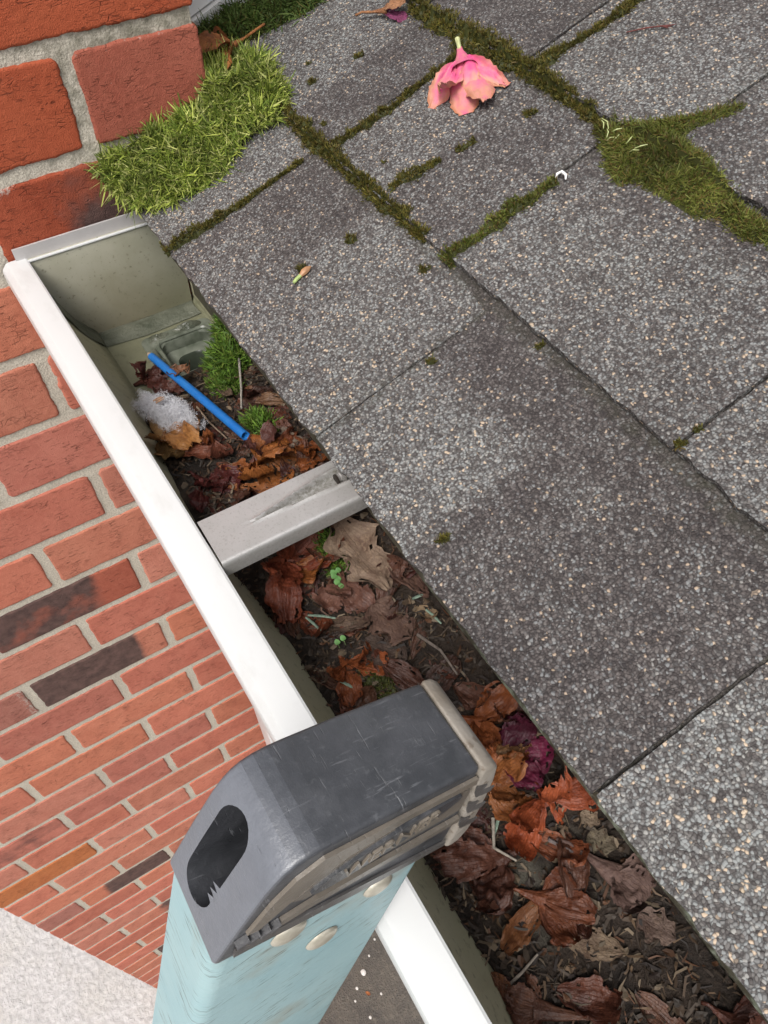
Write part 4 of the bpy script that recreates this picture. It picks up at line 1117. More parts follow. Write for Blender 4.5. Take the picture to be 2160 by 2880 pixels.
leaf('dead_leaf', 'brown torn leaf fragment with ragged lobes below the big tan leaf', 'leaf', (.4300, .1126, -.2092), (.4664, .1204, -.2102), .030, (.135, .080, .058), 6.6, 'lobed', .1, .2, .08, 'dry_leaf', lift=.004)
leaf('dead_leaf', 'long curled brown leaf with a twisted grey stalk', 'leaf', (.4195, .0798, -.2227), (.4429, .1093, -.2147), .012, (.13, .088, .062), 4.9, 'strap', .4, .8, .08, 'dry_leaf', stem=True, lift=.003)
leaf('dead_leaf', 'flat dull brown leaf half sunk in the mould above the ladder', 'leaf', (.4448, .0978, -.2211), (.4749, .1123, -.2190), .028, (.075, .050, .038), 8.3, 'oval', .1, .1, .05, 'dry_leaf', lift=.0015)
flower('withered_flower', 'orange flower with a long bent stalk next to the ladder cap', (.4416, .0799, -.2272), (.4537, .0800, -.2216), 4, (.245, .070, .024), 41, plen=.028, pw=.016, spread=.75, stem=.022, lift=.002)
leaf('dead_leaf', 'dark red brown petal against the ladder cap', 'petal', (.4626, .0735, -.2298), (.4856, .0672, -.2324), .019, (.12, .042, .024), 7.7, 'petal', .5, .5, .12, 'wet_petal', lift=.001)
leaf('dead_leaf', 'thin brown leaf standing along the back wall of the gutter', 'leaf', (.4050, .1370, -.2054), (.4533, .1432, -.2047), .016, (.13, .07, .05), 5.0, 'oval', .2, .6, .1, 'dry_leaf', lift=.003)
leaf('dead_leaf', 'tan curled strip leaning on the pale green back wall', 'leaf', (.4490, .1332, -.2050), (.4699, .1427, -.2023), .009, (.24, .17, .10), 3.3, 'strap', .6, .8, .1, 'dry_leaf', lift=.003)
# lower bay, right of the ladder cap
flower('withered_flower', 'rust orange flower spread open beside the ladder nose', (.5240, .1188, -.2180), (.5357, .1273, -.2132), 6, (.25, .078, .026), 51, plen=.034, pw=.019, spread=1.15, stem=.012, lift=.002)
flower('withered_flower', 'tan and deep magenta flower lying under the shingle edge', (.5459, .1127, -.2197), (.5590, .1298, -.2141), 5, (.21, .022, .085), 55, plen=.028, pw=.022, spread=.9, stem=.004, lift=.004, cols=[(.34, .185, .085), (.17, .020, .060), (.13, .016, .045), (.40, .22, .10), (.08, .012, .030), (.15, .018, .052)])
flower('withered_flower', 'orange brown petals bunched below the magenta flower', (.5573, .1033, -.2241), (.5668, .1151, -.2206), 5, (.26, .095, .030), 58, plen=.028, pw=.022, spread=.9, stem=.004, lift=.001)
flower('withered_flower', 'vivid orange red star shaped flower with pointed petals', (.5824, .1322, -.2171), (.5943, .1310, -.2146), 5, (.29, .068, .026), 63, plen=.036, pw=.019, spread=1.2, stem=.004, lift=.004)
flower('withered_flower', 'dark brown soaked flowers matted beside the blue rail', (.6032, .1056, -.2259), (.6020, .0894, -.2288), 6, (.085, .034, .022), 66, plen=.036, pw=.020, spread=.9, stem=.012, lift=.001, crump=.24)
flower('withered_flower', 'grey brown trumpet flower with long dark stalk near the roof edge', (.6233, .1308, -.2201), (.6467, .1393, -.2168), 4, (.150, .095, .080), 70, tube_r=(.0016, .0085), plen=.022, pw=.022, spread=.6, stem=.014, mat='dry_leaf', lift=.003)
leaf('dead_leaf', 'rusty curved petal in the lower bay pointing at the front wall', 'petal', (.6307, .0985, -.2258), (.6397, .0650, -.2338), .014, (.20, .085, .035), 4.0, 'strap', .5, .8, .1, 'wet_petal', lift=.003)
flower('withered_flower', 'rust brown folded petals beside the tan oval leaf', (.6205, .0916, -.2294), (.6327, .1008, -.2267), 4, (.165, .055, .026), 75, plen=.026, pw=.018, spread=.8, stem=.005, lift=.001)
leaf('dead_leaf', 'pale tan oval leaf lying flat in the lower bay', 'leaf', (.6474, .0972, -.2292), (.6745, .1194, -.2250), .018, (.185, .135, .090), 2.2, 'oval', .1, .1, .03, 'dry_leaf', lift=.003)
leaf('dead_leaf', 'grey brown leaf piece close to the roof edge in the lower bay', 'leaf', (.6639, .1366, -.2215), (.6833, .1439, -.2198), .018, (.145, .10, .08), 6.4, 'lobed', .2, .2, .06, 'dry_leaf', lift=.002)
leaf('dead_leaf', 'brown leaf stuck to the front wall of the gutter', 'leaf', (.6429, .0565, -.2352), (.6610, .0544, -.2325), .012, (.18, .075, .035), 1.2, 'oval', .2, .3, .1, 'wet_petal', lift=.005)
flower('withered_flower', 'brown withered flower with pale stalk against the front wall', (.6855, .0858, -.2326), (.6680, .0639, -.2334), 4, (.13, .060, .038), 81, plen=.020, pw=.016, spread=.8, stem=.014, lift=.003)
flower('withered_flower', 'dark red brown flower under the eave at the lower end', (.7154, .1387, -.2213), (.7263, .1424, -.2186), 5, (.095, .035, .024), 84, plen=.026, pw=.018, spread=.9, stem=.006, lift=.003)
leaf('dead_leaf', 'beige leaf chip under the eave beside the orange red flower', 'leaf', (.6076, .1435, -.2131), (.6182, .1485, -.2128), .010, (.26, .20, .14), 3.1, 'lobed', .2, .2, .06, 'dry_leaf', lift=.004)
leaf('dead_leaf', 'olive leaf chip below the beige chip under the eave', 'leaf', (.6186, .1396, -.2155), (.6335, .1470, -.2139), .013, (.15, .125, .085), 7.1, 'lobed', .2, .3, .06, 'dry_leaf', lift=.003)
flower('withered_flower', 'purple brown petals touching the shingle edge above the ladder nose', (.5209, .1424, -.2108), (.5311, .1475, -.2086), 4, (.115, .048, .036), 88, plen=.026, pw=.018, spread=.7, stem=.005, lift=.003)
# more orange brown petals packed round the stick and before the hanger
for q, (x, y, a, L, w, c, lb) in enumerate([
    (.215, .070, .3, .040, .014, (.20, .062, .022), 'rust orange petal below the white fluff'),
    (.235, .060, 1.0, .034, .018, (.14, .042, .020), 'red brown petal between the tan trumpet and the front wall'),
    (.245, .090, -.5, .036, .016, (.13, .045, .028), 'plum brown curled petal under the end of the blue stick'),
    (.268, .074, .6, .040, .018, (.24, .080, .024), 'bright rust petal ahead of the hanger groove'),
    (.296, .118, 2.4, .034, .016, (.17, .055, .026), 'russet petal leaning on the grey oval leaf'),
    (.312, .082, .2, .030, .020, (.11, .034, .020), 'deep brown red petal touching the hanger side'),
    (.175, .092, -.3, .026, .013, (.12, .050, .030), 'brown petal below the middle of the blue stick'),
    (.225, .128, .9, .030, .012, (.15, .080, .040), 'tan brown petal under the curved grey twig'),
    (.400, .072, .2, .038, .020, (.15, .040, .018), 'wet red brown petal near the pale grass blades'),
    (.432, .118, 2.0, .034, .018, (.10, .045, .030), 'dark brown petal below the big tan leaf'),
    (.470, .098, .4, .036, .016, (.085, .036, .024), 'dark petal between the torn fragment and the ladder cap'),
    (.505, .128, .2, .034, .018, (.12, .055, .036), 'brown petal lying above the ladder nose'),
    (.600, .112, .5, .038, .018, (.19, .060, .026), 'rust petal below the orange red star flower'),
    (.640, .112, 2.6, .036, .018, (.11, .048, .030), 'dark petal beside the grey trumpet flower'),
    (.668, .080, .7, .040, .020, (.10, .036, .022), 'soaked dark red petal below the rust folded petals'),
    (.690, .112, .1, .034, .016, (.12, .060, .040), 'brown petal near the lower end of the mould')]):
    x2, y2 = x + L * math.cos(a), min(.150, y + L * math.sin(a))
    leaf('dead_leaf', lb, 'petal', (x, y, zsoil(x, y)), (x2, y2, zsoil(x2, y2)), w, c, 40 + q * 2.3, ['petal', 'strap', 'petal'][q % 3], [.5, -.3, .8][q % 3], .5, .15, 'wet_petal', twist=[.5, -.6, .2][q % 3], lift=.003)
# matted dark leaves filling the gaps: nothing but their place tells them apart
for q in range(70):
    bay = [(.17, .33), (.17, .33), (.36, .52), (.36, .52), (.52, .74)][q % 5]
    x = NR.uniform(*bay); y = NR.uniform(.062, .145); a = NR.uniform(0, 6.28); L = NR.uniform(.018, .036)
    c = [DK, BR, (.10, .034, .020), (.12, .042, .022), (.045, .03, .024), (.075, .024, .018)][NR.randint(6)]; c = tuple(v * (.62 if x > .52 else .95) for v in c)
    x2 = x + L * math.cos(a); y2 = min(.152, max(.056, y + L * math.sin(a)))
    leaf('rotting_leaf', 'dark brown rotting leaf matted into the gutter mould', 'leaf', (x, y, zsoil(x, y)), (x2, y2, zsoil(x2, y2)), L * NR.uniform(.25, .7), c, 100 + q * 1.37, ['lobed', 'oval', 'petal', 'strap'][NR.randint(4)], NR.uniform(-.1, .6), NR.uniform(0, .5), .10, 'wet_petal', group='rotting leaves matted together in the gutter', lift=NR.uniform(-.001, .002))

# blue stick, fluff, twigs, seedlings
st = thing('blue_stick', (.089, .084, -.226), 'bright blue round stick lying across the leaves by the outlet', 'stick')
A = Vector((.0950, .0834, -.2215)); B = Vector((.2605, .1030, -.1890)); d = (B - A).normalized()
mb = MB(); mb.tube([A, A.lerp(B, .3), A.lerp(B, .6) + Vector((0, 0, .0006)), B], [.0036, .0036, .0036, .0036], 16, cap=False)
mb.tube([B, B - d * .0008, B - d * .02], [.0036, .0023, .0022], 16, cap=False)
obj('stick_body', mb, M['blue'], st, angle=50)
mb = MB(); mb.tube([A + d * .0005, A - d * .005, A - d * .0085], [.0034, .0022, .0006], 12); obj('bare_tip', mb, M['wood'], st)
mb = MB(); mb.tube([B - d * .0065, B - d * .006], [.0023, .0022], 12); obj('hollow_end', mb, M['wood'], st)

def fluff():
    C0 = Vector((.176, .0660, -.2135)); ax = Vector((.082, .019, .024)); L = ax.length; ax.normalize(); sd = Vector((0, 0, 1)).cross(ax).normalized(); up = ax.cross(sd)
    r = thing('white_fluff', tuple(C0 - up * .01), 'clump of white fibre fluff lying on the leaves beside the blue stick', 'fluff')
    m = MB()
    for _ in range(20000):
        l = Vector((NR.normal(), NR.normal(), NR.normal())).normalized()
        k2 = 1 + .65 * nz(l.x * 2.2, l.y * 1.6, l.z * 1.6)
        p = C0 + (ax * l.x * .046 + sd * l.y * .0135 + up * l.z * .0075) * k2 * NR.uniform(.10, .98)
        t1 = l.cross(Vector((NR.normal(), NR.normal(), NR.normal()))).normalized(); w = (l * NR.normal() + t1.cross(l) * NR.normal()).normalized() * .00007
        Lf = NR.uniform(.0025, .0065); t2 = t1.cross(l); k = len(m.v); cv = NR.uniform(-2.5, 2.5); t1 = Vector((NR.normal(), NR.normal(), NR.normal())).normalized(); t2 = t1.cross(Vector((NR.normal(), NR.normal(), NR.normal()))).normalized()
        for q in range(5):
            u = q / 4 - .5; c = p + t1 * Lf * u + t2 * (Lf * cv * (u * u)) + l * (.0012 * math.cos(3 * u) * NR.uniform(.3, 1.6))
            m.v += [tuple(c - w), tuple(c + w)]
        m.f += [(k + 2 * q, k + 2 * q + 1, k + 2 * q + 3, k + 2 * q + 2) for q in range(4)]
    obj('fibres', m, M['floss'], r, fix=False)
    for (u, v) in ((.004, .000), (.007, .0015), (.0015, .001)):
        p = C0 + ax * (u - .004) + sd * (-v) + up * .0125
        mm = MB(); mm.tube([p - sd * .004, p, p + sd * .004 - up * .0005], [.0007, .0008, .0004], 6)
        obj('seed_husk', mm, M['twig'], r, color=(.36, .22, .14))
fluff()
def twig(label, pts, r, col, seed, name='twig', cat='twig'):
    P = []; pts = [Vector(p) for p in pts]
    for a, b in zip(pts[:-1], pts[1:]):
        for q in range(5): P.append(a.lerp(b, q / 5) + Vector((nz(q, seed), nz(q + 5, seed), 0)) * r * .8)
    P.append(pts[-1]); m = MB(); n = len(P); m.tube(P, [r * (1 - .45 * i / n) for i in range(n)], 7)
    tag(obj(name, m, M['twig'], loc=tuple(pts[0]), color=col), label, cat)
def zs(x, y, l=.003): return (x, y, zsoil(x, y) + l)
twig('curved pale grey twig arching over the green moss in the gutter', [zs(.1115, .1443, .012), zs(.1403, .1436, .012), zs(.1661, .1403, .010), zs(.1961, .1279, .008), zs(.2202, .1168, .006)], .0013, (.34, .31, .27), 1)
twig('thin brown stalk lying between the fluff and the stick end', [zs(.1857, .0901, .006), zs(.2123, .0903, .006), zs(.2404, .0938, .004)], .0009, (.22, .16, .11), 2)
twig('short grey twig by the front wall in the lower bay', [zs(.6529, .0586, .004), zs(.6518, .0693, .004), zs(.6496, .0814, .004)], .0010, (.20, .17, .14), 3)
twig('dark bent stalk below the red brown flower', [zs(.3935, .0947, .006), zs(.4097, .0841, .006), zs(.4220, .0886, .004)], .0009, (.12, .07, .05), 4)
twig('grey brown stick lying along the mould beside the ladder nose', [zs(.4644, .1264, .004), zs(.4830, .1320, .005), zs(.5018, .1323, .004)], .0012, (.15, .12, .10), 5)
twig('grey twig crossing the dark soaked flowers by the rail', [zs(.5826, .1009, .010), zs(.5957, .0917, .010), zs(.6078, .0985, .009)], .0011, (.26, .23, .19), 6)
twig('dark straight stalk leading to the grey trumpet flower', [zs(.6088, .1199, .006), zs(.6171, .1247, .006), zs(.6276, .1307, .005)], .0012, (.13, .105, .10), 7)
twig('thin upright stalk in front of the rust orange flower', [zs(.5456, .1151, .004), zs(.5527, .1080, .009), zs(.5613, .1056, .010)], .0010, (.12, .06, .05), 8)
for q, (x, y, a, l) in enumerate([(.4061, .0754, .75, .020), (.4064, .0733, .25, .015), (.4591, .0703, .5, .012), (.5828, .1056, -.9, .012), (.4562, .1384, .2, .014), (.4444, .1355, 1.2, .010)]):
    p0 = zs(x, y, .006); p1 = zs(x + l * math.cos(a), y + l * math.sin(a), .006)
    m = MB(); m.tube([p0, Vector(p0).lerp(Vector(p1), .5) + Vector((0, 0, .001)), p1], [.0008, .0010, .0006], 5)
    tag(obj('grass_blade', m, M['twig'], loc=p0, color=(.19, .26, .20)), 'pale blue green dry grass blade lying on the leaf mould', 'grass blade', 'pale grass blades in the gutter')
def seedling(label, pts):
    r = thing('seedling', zs(pts[0][0], pts[0][1], 0), label, 'seedling')
    for q, (x, y, rad) in enumerate(pts):
        m = MB(); z = zsoil(x, y) + .0085 + .002 * (q % 2); n = 12
        m.v.append((x, y, z - .0005)); m.v += [(x + rad * math.cos(2 * math.pi * i / n), y + rad * .9 * math.sin(2 * math.pi * i / n), z + .0006 * math.cos(i)) for i in range(n)]
        m.f = [(0, 1 + i, 1 + (i + 1) % n) for i in range(n)]
        lf = obj('seed_leaf', m, M['green'], r, color=(.12, .26, .08))
        m = MB(); m.tube([(x, y, z - .0006), (x + .001, y + .001, z - .009)], .0003, 5); obj('leaf_stalk', m, M['green'], lf, color=(.20, .30, .12))
seedling('cluster of small round green seedling leaves by the red brown flower', [(.3932, .1037, .0026), (.3967, .1022, .0024), (.3997, .1035, .0026), (.4027, .1013, .0024), (.4060, .1025, .0022), (.3950, .1067, .0022)])
seedling('pair of tiny round green seed leaves on bare mould', [(.4358, .0816, .0022), (.4372, .0854, .0022)])

# ------------------------------------------------------------------ moss
MG = np.array([[.30, .365, .060], [.20, .27, .040], [.40, .45, .095], [.10, .15, .020], [.48, .50, .17], [.15, .21, .030]])
MO = np.array([[.105, .092, .016], [.080, .076, .012], [.135, .115, .022], [.058, .056, .010], [.12, .085, .022]])
MP = np.array([[.115, .135, .020], [.085, .110, .016], [.15, .165, .030], [.15, .10, .030], [.18, .19, .042]])
MD = np.array([[.075, .125, .022], [.055, .10, .016], [.105, .165, .035], [.14, .19, .05], [.10, .095, .02]])
MGUT = np.array([[.085, .165, .020], [.060, .12, .014], [.13, .22, .030], [.045, .085, .012], [.11, .15, .025]])
RN = np.array([0, -ST, CT]); RS = np.array([0, CT, ST])
def moss_obj(label, m, base, loc, cat='moss'):
    # strands plus the dense bed they grow from, as one patch
    b0 = len(m.v); cols = list(map(tuple, m.a['Col'])); m.v += base.v; m.f += [tuple(i + b0 for i in f) for f in base.f]
    cols += [(.040, .044, .010)] * len(base.v); m.a = {'Col': cols}
    return tag(obj('moss_patch', m, M['strand'], loc=loc, smooth=False, fix=False), label, cat, None, 'stuff')

def moss_strip(label, pts, w, h=.006, dens=26, L=(.0016, .0032), pal=MO, seed=1):
    """cushion moss along a polyline of (x, s) roof points; w = width or list of widths; dens strands per square mm x100"""
    pts = np.array(pts); rr = np.random.RandomState(seed)
    seg = np.linalg.norm(np.diff(pts, axis=0), axis=1); cum = np.concatenate([[0], np.cumsum(seg)]); tot = cum[-1]
    ws = np.array(w if hasattr(w, '__len__') else [w] * len(pts))
    N = int(tot * ws.mean() * 1e6 * dens / 100 * 9)
    t = rr.uniform(0, tot, N); x = np.interp(t, cum, pts[:, 0]); s = np.interp(t, cum, pts[:, 1]); ww = np.interp(t, cum, ws)
    d = pts[-1] - pts[0]; d = d / np.linalg.norm(d); nrm = np.array([-d[1], d[0]])
    nzv = np.array([nz(q * 95, seed * 3.3) for q in t]); nz2 = np.array([nz(q * 260, seed * 7.1) for q in t]); side = np.array([nz(q * 60, seed * 5.0 + 9) for q in t])
    ww = ww * np.clip(.75 + .8 * nzv + .4 * nz2, .12, 1.5)
    v = np.clip(rr.normal(0, .45, N), -1, 1)
    x = x + nrm[0] * (v * ww * .5 + side * ww * .35); s = s + nrm[1] * (v * ww * .5 + side * ww * .35)
    hh = h * np.clip(ww / max(ws.mean(), 1e-6), .2, 1.3) * np.sqrt(np.clip(1 - v * v, 0, 1)) * np.array([.70 + 1.0 * nz(a * 260, b * 260, seed) for a, b in zip(x, s)])
    hh = np.clip(hh, .0003, None)
    top = np.array([top_h(q) for q in s])
    roots = np.array([rp(a, b, c + e * .75) for a, b, c, e in zip(x, s, top, hh)])
    lat = np.zeros((N, 3)); lat[:, 0] = nrm[0] * v; lat += RS * (nrm[1] * v)[:, None]
    dirs = unit(RN + lat * .9 + rr.normal(0, .45, (N, 3))); le = rr.uniform(*L, N); wi = le * rr.uniform(.22, .34, N)
    patch = np.array([.75 + .7 * abs(nz(a * 60, b * 60, seed + 4)) for a, b in zip(x, s)])
    cols = pal[rr.randint(len(pal), size=N)] * (rr.uniform(.75, 1.25, N) * patch)[:, None]
    m = blades(roots - RN * .001, dirs, le, wi, rr.normal(0, .25, (N, 3)), cols)
    # bed: a low lumpy ridge
    base = MB(); P = []; n = max(6, int(tot / .002))
    for q in range(n + 1):
        tt = tot * q / n; cx = np.interp(tt, cum, pts[:, 0]); cs = np.interp(tt, cum, pts[:, 1]); cw = np.interp(tt, cum, ws) * max(.12, min(1.5, .75 + .8 * nz(tt * 95, seed * 3.3) + .4 * nz(tt * 260, seed * 7.1)))
        off = nz(tt * 60, seed * 5.0 + 9) * cw * .35; row = []
        for i in range(7):
            v_ = -1 + 2 * i / 6; px = cx + nrm[0] * (v_ * cw * .42 + off); ps = cs + nrm[1] * (v_ * cw * .42 + off)
            hb = h * cw / max(ws.mean(), 1e-6) * .55 * max(0, 1 - v_ * v_) * (.8 + .5 * nz(px * 320, ps * 320, seed)) + (-.0012 if abs(v_) == 1 else .0003)
            row.append(rp(px, ps, top_h(ps) + min(hb, h)))
        P.append(row)
    base.grid(P)
    return moss_obj(label, m, base, rp(pts[0][0], pts[0][1], 0))

def in_poly(x, y, P):
    c = False; n = len(P); j = n - 1
    for i in range(n):
        if (P[i][1] > y) != (P[j][1] > y) and x < (P[j][0] - P[i][0]) * (y - P[i][1]) / (P[j][1] - P[i][1]) + P[i][0]: c = not c
        j = i
    return c
def edge_d(x, y, P):
    best = 9
    for i in range(len(P)):
        ax, ay = P[i]; bx, by = P[(i + 1) % len(P)]; dx, dy = bx - ax, by - ay
        t = max(0, min(1, ((x - ax) * dx + (y - ay) * dy) / (dx * dx + dy * dy + 1e-12))); best = min(best, math.hypot(x - ax - t * dx, y - ay - t * dy))
    return best

def moss_patch(label, poly, N, hfun, L, W, pal, seed, lean=(0, 0, 0), bend=.35, spread=.5, cell=.003, nw=.75):
    """strand moss filling a roof polygon (x, s), mounded by hfun(x, s, distance to edge)"""
    rr = np.random.RandomState(seed); xs = [p[0] for p in poly]; ss = [p[1] for p in poly]; pts = []
    while len(pts) < N:
        x = rr.uniform(min(xs) - .004, max(xs) + .004); s = rr.uniform(min(ss) - .004, max(ss) + .004)
        if in_poly(x + .004 * nz(x * 120, s * 120, seed), s + .004 * nz(x * 120, s * 120, seed + 5), poly): pts.append((x, s))
    H = lambda x, s: hfun(x, s, edge_d(x, s, poly)) * (1 + .30 * nz(x * 55, s * 55, seed) + .28 * nz(x * 130, s * 130, seed))
    roots = []; nor = []
    for x, s in pts:
        h = H(x, s); e = .002
        gx = (H(x + e, s) - h) / e; gs = (H(x, s + e) - h) / e
        n = RN - np.array([gx, 0, 0]) - RS * gs; n = n / np.linalg.norm(n)
        roots.append(np.array(rp(x, s, top_h(max(0, s)) + h)) - n * .0015); nor.append(n)
    roots = np.array(roots); nor = np.array(nor); lean = np.array(lean)
    # strands lie over in locally coherent directions
    flow = np.array([[nz(p[0] * 40, p[1] * 40, seed + 11), nz(p[0] * 40, p[1] * 40, seed + 23), nz(p[0] * 40, p[1] * 40, seed + 31)] for p in roots])
    dirs = unit(nor * nw + lean + flow * 1.1 + rr.normal(0, spread, (N, 3)))
    dirs = unit(dirs + nor * np.clip(.12 - (dirs * nor).sum(1), 0, 1)[:, None])
    le = rr.uniform(L[0], L[1], N); wi = rr.uniform(W[0], W[1], N)
    patch = np.array([.85 + .55 * nz(p[0] * 45, p[1] * 45, seed + 2) for p in roots])
    cols = pal[rr.randint(len(pal), size=N)] * (rr.uniform(.75, 1.25, N) * patch)[:, None]
    m = blades(roots, dirs, le, wi, rr.normal(0, bend, (N, 3)) + np.array([0, 0, -.12]), cols)
    base = MB(); gx = np.arange(min(xs), max(xs) + cell, cell); gs = np.arange(min(ss), max(ss) + cell, cell); idx = {}
    for i, x in enumerate(gx):
        for j, s in enumerate(gs):
            if in_poly(x, s, poly): idx[(i, j)] = len(base.v); base.v.append(rp(x, s, top_h(max(0, s)) + max(.0002, H(x, s) - .0022)))
    for (i, j) in idx:
        q = [(i, j), (i + 1, j), (i + 1, j + 1), (i, j + 1)]
        if all(k in idx for k in q): base.f.append(tuple(idx[k] for k in q))
    return moss_obj(label, m, base, rp(poly[0][0], poly[0][1], 0))

M1 = [(.004, -.010), (.022, -.006), (.0445, .0025), (.0530, .0266), (.0630, .0663), (.0545, .0896), (.0430, .1155), (.0500, .1411), (.0270, .1670), (-.004, .170), (-.026, .170), (-.047, .150), (-.040, .118), (-.002, .104), (.0006, .10), (.0006, 0.0)]
def h1(x, s, d):
    near = max(0, 1 - max(x, 0) / .060)
    return .0045 * min(1, d / .010) + .030 * near ** 1.05 * (1 - .55 * smooth01(.11, .165, s))
moss_patch('large bright green moss cushion growing where the brick wall meets the roof', M1, 17000, h1, (.0045, .0085), (.0008, .0014), MG, 3, lean=(.25, -.20, 0), bend=.80, spread=.30, nw=.38)
M2 = [(-.117, .138), (-.116, .165), (-.114, .20), (-.113, .26), (-.060, .262), (-.0534, .2392), (-.0634, .2204), (-.0687, .1987), (-.0727, .1802), (-.0793, .1629), (-.0909, .1450)]
moss_patch('dark green moss growing along the foot of the white boarded wall', M2, 4200, lambda x, s, d: .004 * min(1, d / .01) + .013 * max(0, min(1, (-.065 - x) / .045)), (.005, .010), (.0007, .0013), MD, 5, lean=(.25, -.1, 0), bend=.4, spread=.45)
M3 = [(.2780, .2900), (.2843, .2960), (.301, .3025), (.3142, .3140), (.3251, .3255), (.3353, .3400), (.3470, .3570), (.3500, .3530), (.3470, .3375), (.340, .3212), (.341, .3120), (.3636, .3095), (.3929, .301), (.4097, .2960), (.4269, .2945), (.460, .292), (.462, .281), (.4384, .2800), (.4275, .2750), (.4047, .2785), (.3934, .2700), (.3669, .2710), (.3436, .2690), (.3325, .2620), (.320, .2630), (.3030, .2750)]
moss_patch('broad olive moss patch spreading over a shingle corner', M3, 15000, lambda x, s, d: .0075 * min(1, d / .010), (.0018, .0050), (.0003, .0007), MP, 7, lean=(0, -.1, 0), bend=.35, spread=.55)
moss_strip('thick dark moss filling the upper shingle course line', [(.030, .301), (.045, .2974), (.0756, .2950), (.1138, .2957), (.1583, .2978), (.1995, .2990), (.231, .2973), (.2608, .2951), (.2869, .2916)], [.012, .018, .020, .024, .026, .022, .014, .010, .012], .008, 26, pal=MO * 1.05, seed=11)
moss_strip('moss in the seam that branches up from the upper course line', [(.1963, .3022), (.2000, .3237), (.2030, .3501), (.2045, .40)], [.016, .013, .011, .011], .006, seed=12)
moss_strip('moss beads along the lower shingle course line', [(.040, .1530), (.0532, .1514), (.0959, .1485), (.1335, .1497), (.1811, .1482), (.2166, .1482), (.2347, .1481), (.2669, .1481)], [.010, .013, .020, .015, .013, .018, .013, .008], .007, seed=13)
moss_strip('dark moss filling the seam beside the big green cushion down to the eave', [(.1020, -.0030), (.1048, .0203), (.109, .048), (.1100, .0795), (.109, .1059), (.110, .1312)], [.019, .020, .016, .005, .004, .005], .008, seed=14)
moss_strip('moss in the seam pointing at the pink flower', [(.1240, .1557), (.1275, .1754), (.1300, .1969), (.1290, .2178), (.1270, .2399), (.1260, .285)], [.008, .014, .012, .015, .008, .010], .006, seed=15)
moss_strip('short moss line in the middle of a shingle', [(.2065, .1580), (.2090, .1829), (.2130, .1997)], [.009, .015, .007], .006, seed=16)
moss_strip('two small moss beads above the short moss line', [(.2150, .2130), (.2180, .2290)], [.006, .006], .004, seed=17)
moss_strip('moss in the seam ending at the white scrap', [(.2945, .1440), (.2970, .1629), (.2985, .1833), (.2975, .2006), (.2980, .2211), (.2980, .2390)], [.014, .011, .014, .016, .010, .013], .007, seed=18, pal=MP * .85)
dots = [('beside the dropped bud', .2145, .0690, .006), ('on the shingle below the seam corner', .2873, .1322, .0065), ('on the shingle above the strap hanger', .4639, .0215, .007), ('at a dark patch above the bud', .2193, .111, .007), ('in the seam below the dark patch', .356, .0889, .005), ('below the pink flower', .2294, .2709, .008), ('on the pale shingle beside the wall cushion', .0462, .2308, .008), ('near the upper wall corner', .0118, .198, .004), ('between cushion and pale shingle', .0381, .186, .006), ('on the lower course line far from the wall', .3965, .1446, .005), ('in the right hand seam', .5060, .1658, .004), ('at the foot of the right hand seam', .5075, .1530, .006), ('left of the pink flower seam', .0958, .164, .004), ('right of the pink flower seam', .1779, .1714, .003)]
for q, (lb, x, s, r) in enumerate(dots):
    moss_strip('small moss tuft ' + lb, [(x - r * .2, s - r * .5), (x, s), (x + r * .2, s + r * .6)], [r * .8, r * 1.1, r * .7], r * .7, 34, seed=30 + q)

# moss inside the gutter
def gutter_moss(label, cx, cy, rx, ry, N, L, seed, pal=MGUT, h=.010):
    rr = np.random.RandomState(seed); roots = []; nor = []
    for _ in range(N):
        a = rr.uniform(0, 6.283); q = math.sqrt(rr.uniform(0, 1)); k2 = 1 + .4 * nz(math.cos(a) * 1.5, math.sin(a) * 1.5, seed)
        x = cx + rx * q * k2 * math.cos(a); y = min(.1566, cy + ry * q * k2 * math.sin(a))
        hh = h * (1 - q * q) * (1 + .5 * nz(x * 90, y * 90, seed))
        roots.append((x, y, zsoil(x, y) + hh)); n = np.array([math.cos(a) * q * .8, math.sin(a) * q * .8 - .3, 1]); nor.append(n / np.linalg.norm(n))
    roots = np.array(roots); nor = np.array(nor); le = rr.uniform(*L, N)
    m = blades(roots - nor * .001, unit(nor + rr.normal(0, .55, (N, 3))), le, le * rr.uniform(.13, .22, N), rr.normal(0, .35, (N, 3)), pal[rr.randint(len(pal), size=N)] * rr.uniform(.7, 1.3, N)[:, None])
    base = MB(); P = []
    for j in range(9):
        P.append([])
        for i in range(21):
            a = 2 * math.pi * i / 20; q = 1 - j / 8; k2 = 1 + .4 * nz(math.cos(a) * 1.5, math.sin(a) * 1.5, seed)
            x = cx + rx * q * k2 * math.cos(a); y = min(.1566, cy + ry * q * k2 * math.sin(a)); P[-1].append((x, y, zsoil(x, y) + h * (1 - q * q) * .8 - .0012))
    base.grid(P)
    moss_obj(label, m, base, (cx, cy, zsoil(cx, cy)))
gutter_moss('fresh green moss clump beside the gutter outlet under the roof edge', .1440, .1370, .030, .017, 2600, (.004, .0085), 51, h=.016)
gutter_moss('dark green moss climbing the back corner of the gutter by the end cap', .1080, .1530, .030, .005, 900, (.004, .009), 52, h=.022)
gutter_moss('green moss tuft between the blue stick and the grey twig', .1719, .1232, .022, .012, 1300, (.0035, .007), 53, h=.006)
gutter_moss('green moss at the hollow end of the blue stick', .2464, .1212, .020, .012, 1200, (.0035, .007), 54, h=.006)
gutter_moss('small dark green moss tuft between the hanger and the big tan leaf', .3787, .1102, .017, .009, 1000, (.003, .006), 55, h=.005)
